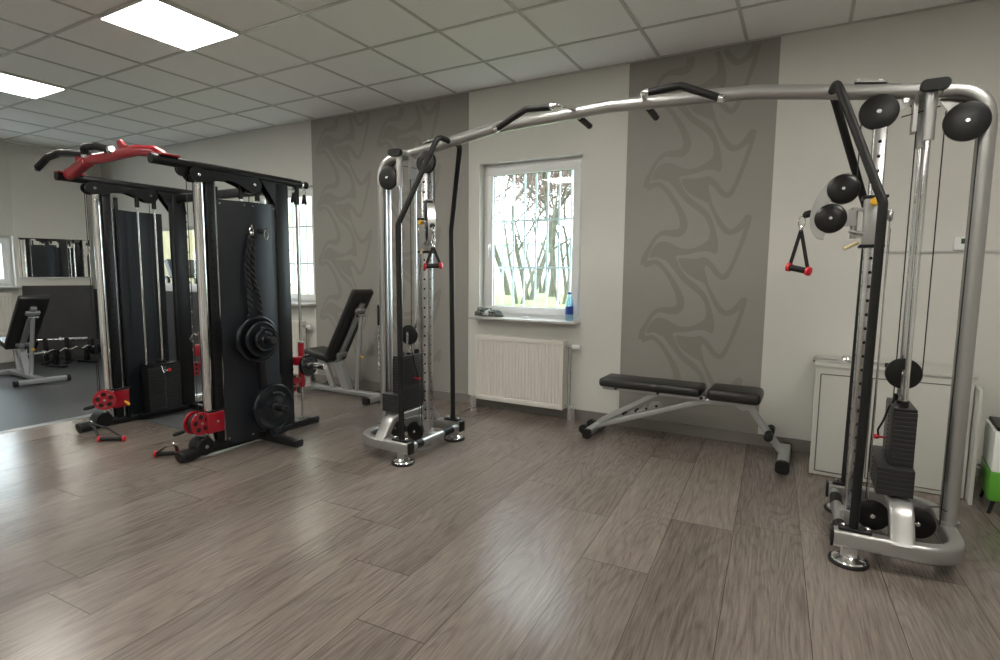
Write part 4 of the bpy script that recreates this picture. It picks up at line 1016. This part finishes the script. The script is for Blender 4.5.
# ================================================================== outdoors
struct(MB(grass_m).box((-12, 30, .30), (90, 50.0, .5)).build('ground', smooth=False), 'green lawn outside')
def grille(name, label, W_, y=D+WT+.06):
    x0, x1, z0, z1 = W_; o = thing(name, label, 'window grille', ((x0+x1)/2, y, z0))
    b = MB(grille_m); n = 11; w = x1-x0+.3
    for k in range(n+1): b.cyl((-w/2+w*k/n, 0, -.05), (-w/2+w*k/n, 0, z1-z0+.1), .0105, 10)
    b.build('grille_bars', o)
    b = MB(grille_m)
    for z in (.47, .92): b.box((0, .0, z), (w, .006, .02))
    b.build('grille_rails', o)
    b = MB(grille_m)
    for z in (.47, .92):
        for sx in (-1, 1): b.box((sx*(w/2-.01), -.032, z), (.02, .066, .02))
    b.build('wall_anchor', o)
grille('security_grille', 'white bar grille outside the middle window', W1); grille('security_grille', 'white bar grille outside the window behind the smith machine', W2)
# low pale building and a fence beyond the trees
bl = thing('outbuilding', 'low pale rendered building beyond the lawn outside the middle window', 'building', (-19.5, 36, .55))
b = MB(render_m); b.box((0, 0, 1.35), (9, 4, 2.7)); b.build('walls', bl); b = MB(mat('roof_grey', (.45, .5, .52), .7)); b.box((0, 0, 2.76), (9.5, 4.5, .12)); b.build('roof', bl)
def tree(label, x, y, h, seed, lean=0, r0=.09, depth=6, group='bare trees outside the windows', m_=bark_m, spread=.5, forks=1):
    random.seed(seed); o = thing('bare_tree', label, 'tree', (x, y, .5), 0, group)
    tb = MB(m_); br = MB(twig_m)
    def grow(p, d, L_, r, lv):
        pts = [p]; dd = d.copy(); n = 4 if lv < 4 else 3
        for k in range(n):
            dd = (dd+Vector((random.uniform(-1, 1), random.uniform(-1, 1), random.uniform(-.5, .9)))*.17).normalized(); pts.append(pts[-1]+dd*L_/n)
        (tb if lv < 2 else br).sweep(pts, circ(1, 7 if lv < 2 else (4 if lv < 4 else 3)), scale=[max(r*(1-.42*i/n), .0085) for i in range(n+1)], cap=False)
        if lv >= depth: return
        for c in range(3 if lv < 4 else 3):
            t = random.choice(pts[2:]) if c else pts[-1]
            a = Vector((random.uniform(-1, 1), random.uniform(-1, 1), random.uniform(-.35, .8))).normalized()
            grow(t, (dd*(1-spread)+a*spread).normalized(), L_*random.uniform(.62, .82), r*(.58 if c == 0 else .45), lv+1)
    for k in range(forks):
        a = (k-(forks-1)/2)*.35+lean; grow(Vector((.1*k, 0, 0)), Vector((math.sin(a), random.uniform(-.1, .1), math.cos(a))), h*.36, r0*(1 if forks == 1 else .8), 0)
    tb.build('trunk', o); br.build('branches', o)['kind'] = 'stuff'
def at_px(px, depth):      # ground spot seen through the window
    d = (px-500)/F; rx = d*depth; return (rt0*rx + Vector((fw.x, fw.y, 0)).normalized()*depth)
for px, dp, h, sd, ln, r0, fk, lb in ((527, 15, 7.5, 3, -.02, .095, 2, 'bare forked greenish tree outside, left half of the middle window'), (551, 17, 8, 8, .02, .11, 1, 'bare greenish tree outside, right of centre in the middle window'),
        (540, 20, 6, 12, .05, .08, 2, 'thin bare tree outside between the two thick trunks'), (566, 19, 6.5, 21, .0, .08, 2, 'thin bare tree outside at the right side of the middle window'),
        (508, 18, 7.5, 31, -.05, .10, 1, 'bare tree outside at the left side of the middle window'), (578, 23, 7, 37, .1, .12, 1, 'bare tree outside, farthest at the right of the middle window'),
        (517, 13, 6.5, 51, .06, .05, 2, 'slender bare sapling outside, nearest the left side of the middle window'), (559, 13, 6, 57, -.04, .05, 2, 'slender bare sapling outside, nearest the right side of the middle window'), (533, 24, 9, 63, 0, .10, 2, 'bare tree outside far behind the forked tree in the middle window'),
        (300, 24, 8, 44, 0, .12, 1, 'bare tree outside the window behind the smith machine')):
    q = at_px(px, dp); tree(lb, q.x, q.y, h, sd, ln, r0, forks=fk)

# ================================================================== person in the next room
def person(loc, rz):
    o = thing('person', 'person in dark shirt and shorts with one forearm raised, behind the glazing beside the treadmill', 'person', loc, rz)
    J = {'pelvis': ((0, 0, .95), .13), 'waist': ((0, 0, 1.10), .12), 'chest': ((0, .0, 1.32), .145), 'neck0': ((0, 0, 1.47), .07), 'neck': ((0, .01, 1.54), .055), 'head': ((0, .02, 1.63), .088), 'crown': ((0, .02, 1.72), .07)}
    E_ = [('pelvis', 'waist'), ('waist', 'chest'), ('chest', 'neck0'), ('neck0', 'neck'), ('neck', 'head'), ('head', 'crown')]
    for s, nm in ((1, 'r'), (-1, 'l')):
        J.update({nm+'sh': ((s*.17, 0, 1.42), .06), nm+'hip': ((s*.09, 0, .88), .095), nm+'kn': ((s*.11, .03, .50), .058), nm+'an': ((s*.12, 0, .09), .038), nm+'to': ((s*.13, .15, .035), .032)})
        if s > 0: J.update({'rel': ((.30, .06, 1.20), .042), 'rwr': ((.24, .30, 1.36), .030), 'rha': ((.22, .36, 1.42), .030)})
        else: J.update({'lel': ((-.26, .0, 1.14), .042), 'lwr': ((-.27, .12, .92), .030), 'lha': ((-.27, .16, .86), .030)})
        E_ += [('chest', nm+'sh'), (nm+'sh', nm+'el'), (nm+'el', nm+'wr'), (nm+'wr', nm+'ha'), ('pelvis', nm+'hip'), (nm+'hip', nm+'kn'), (nm+'kn', nm+'an'), (nm+'an', nm+'to')]
        hand = Vector(J[nm+'ha'][0]); wr = Vector(J[nm+'wr'][0]); d = (hand-wr).normalized(); sd = d.cross(Vector((0, 0, 1))).normalized(); prev = nm+'ha'
        for k, L_ in enumerate((.055, .075, .08, .07)):
            a = nm+'f%d' % k; off = sd*(k-1.5)*.021
            J[a] = (tuple(hand+off+d*.03), .0095); J[a+'t'] = (tuple(hand+off*1.1+d*(.03+L_)+Vector((0, 0, -.02))), .008); E_ += [(nm+'ha', a), (a, a+'t')]
        J[nm+'th'] = (tuple(hand-sd*.045+d*.02), .010); J[nm+'tht'] = (tuple(hand-sd*.06+d*.055), .009); E_ += [(nm+'ha', nm+'th'), (nm+'th', nm+'tht')]
    names = list(J); me = bpy.data.meshes.new('body'); me.from_pydata([J[n][0] for n in names], [(names.index(a), names.index(b)) for a, b in E_], [])
    ob = bpy.data.objects.new('body', me); COL.objects.link(ob); ob.parent = o; me.materials.append(skin_m)
    md = ob.modifiers.new('skin', 'SKIN')
    for i, n in enumerate(names): me.skin_vertices[0].data[i].radius = (J[n][1],)*2
    me.skin_vertices[0].data[0].use_root = True
    sb = ob.modifiers.new('sub', 'SUBSURF'); sb.levels = 2; sb.render_levels = 2
    b = MB(shirt_m); b.sweep([(0, 0, .93), (0, 0, 1.10), (0, 0, 1.30), (0, 0, 1.44), (0, 0, 1.49)], circ(.19, 20, .135), up=(0, 1, 0), scale=[.98, .93, 1.06, .92, .5])
    for s, e in ((1, (.245, .035, 1.28)), (-1, (-.225, .0, 1.26))): b.sweep([(s*.13, 0, 1.43), e], circ(.075, 14))
    b.build('shirt', o)
    b = MB(shirt_m); b.sweep([(0, 0, .99), (0, 0, .84)], circ(.185, 20, .14), up=(0, 1, 0))
    for s in (-1, 1): b.sweep([(s*.09, 0, .90), (s*.105, .02, .56)], circ(.095, 16))
    b.build('shorts', o)
    b = MB(hair_m); b.lathe((0, .0, 1.66), (0, -.25, 1), [(-.02, .098), (.03, .104), (.07, .09), (.10, .06), (.115, .01)], 20); b.build('hair', o)
    b = MB(white_m)
    for s in (-1, 1): b.box((s*.125, .06, .04), (.09, .27, .075), bev=.03)
    b.build('shoes', o)
person((-9.33, 6.5, .005), R(100))
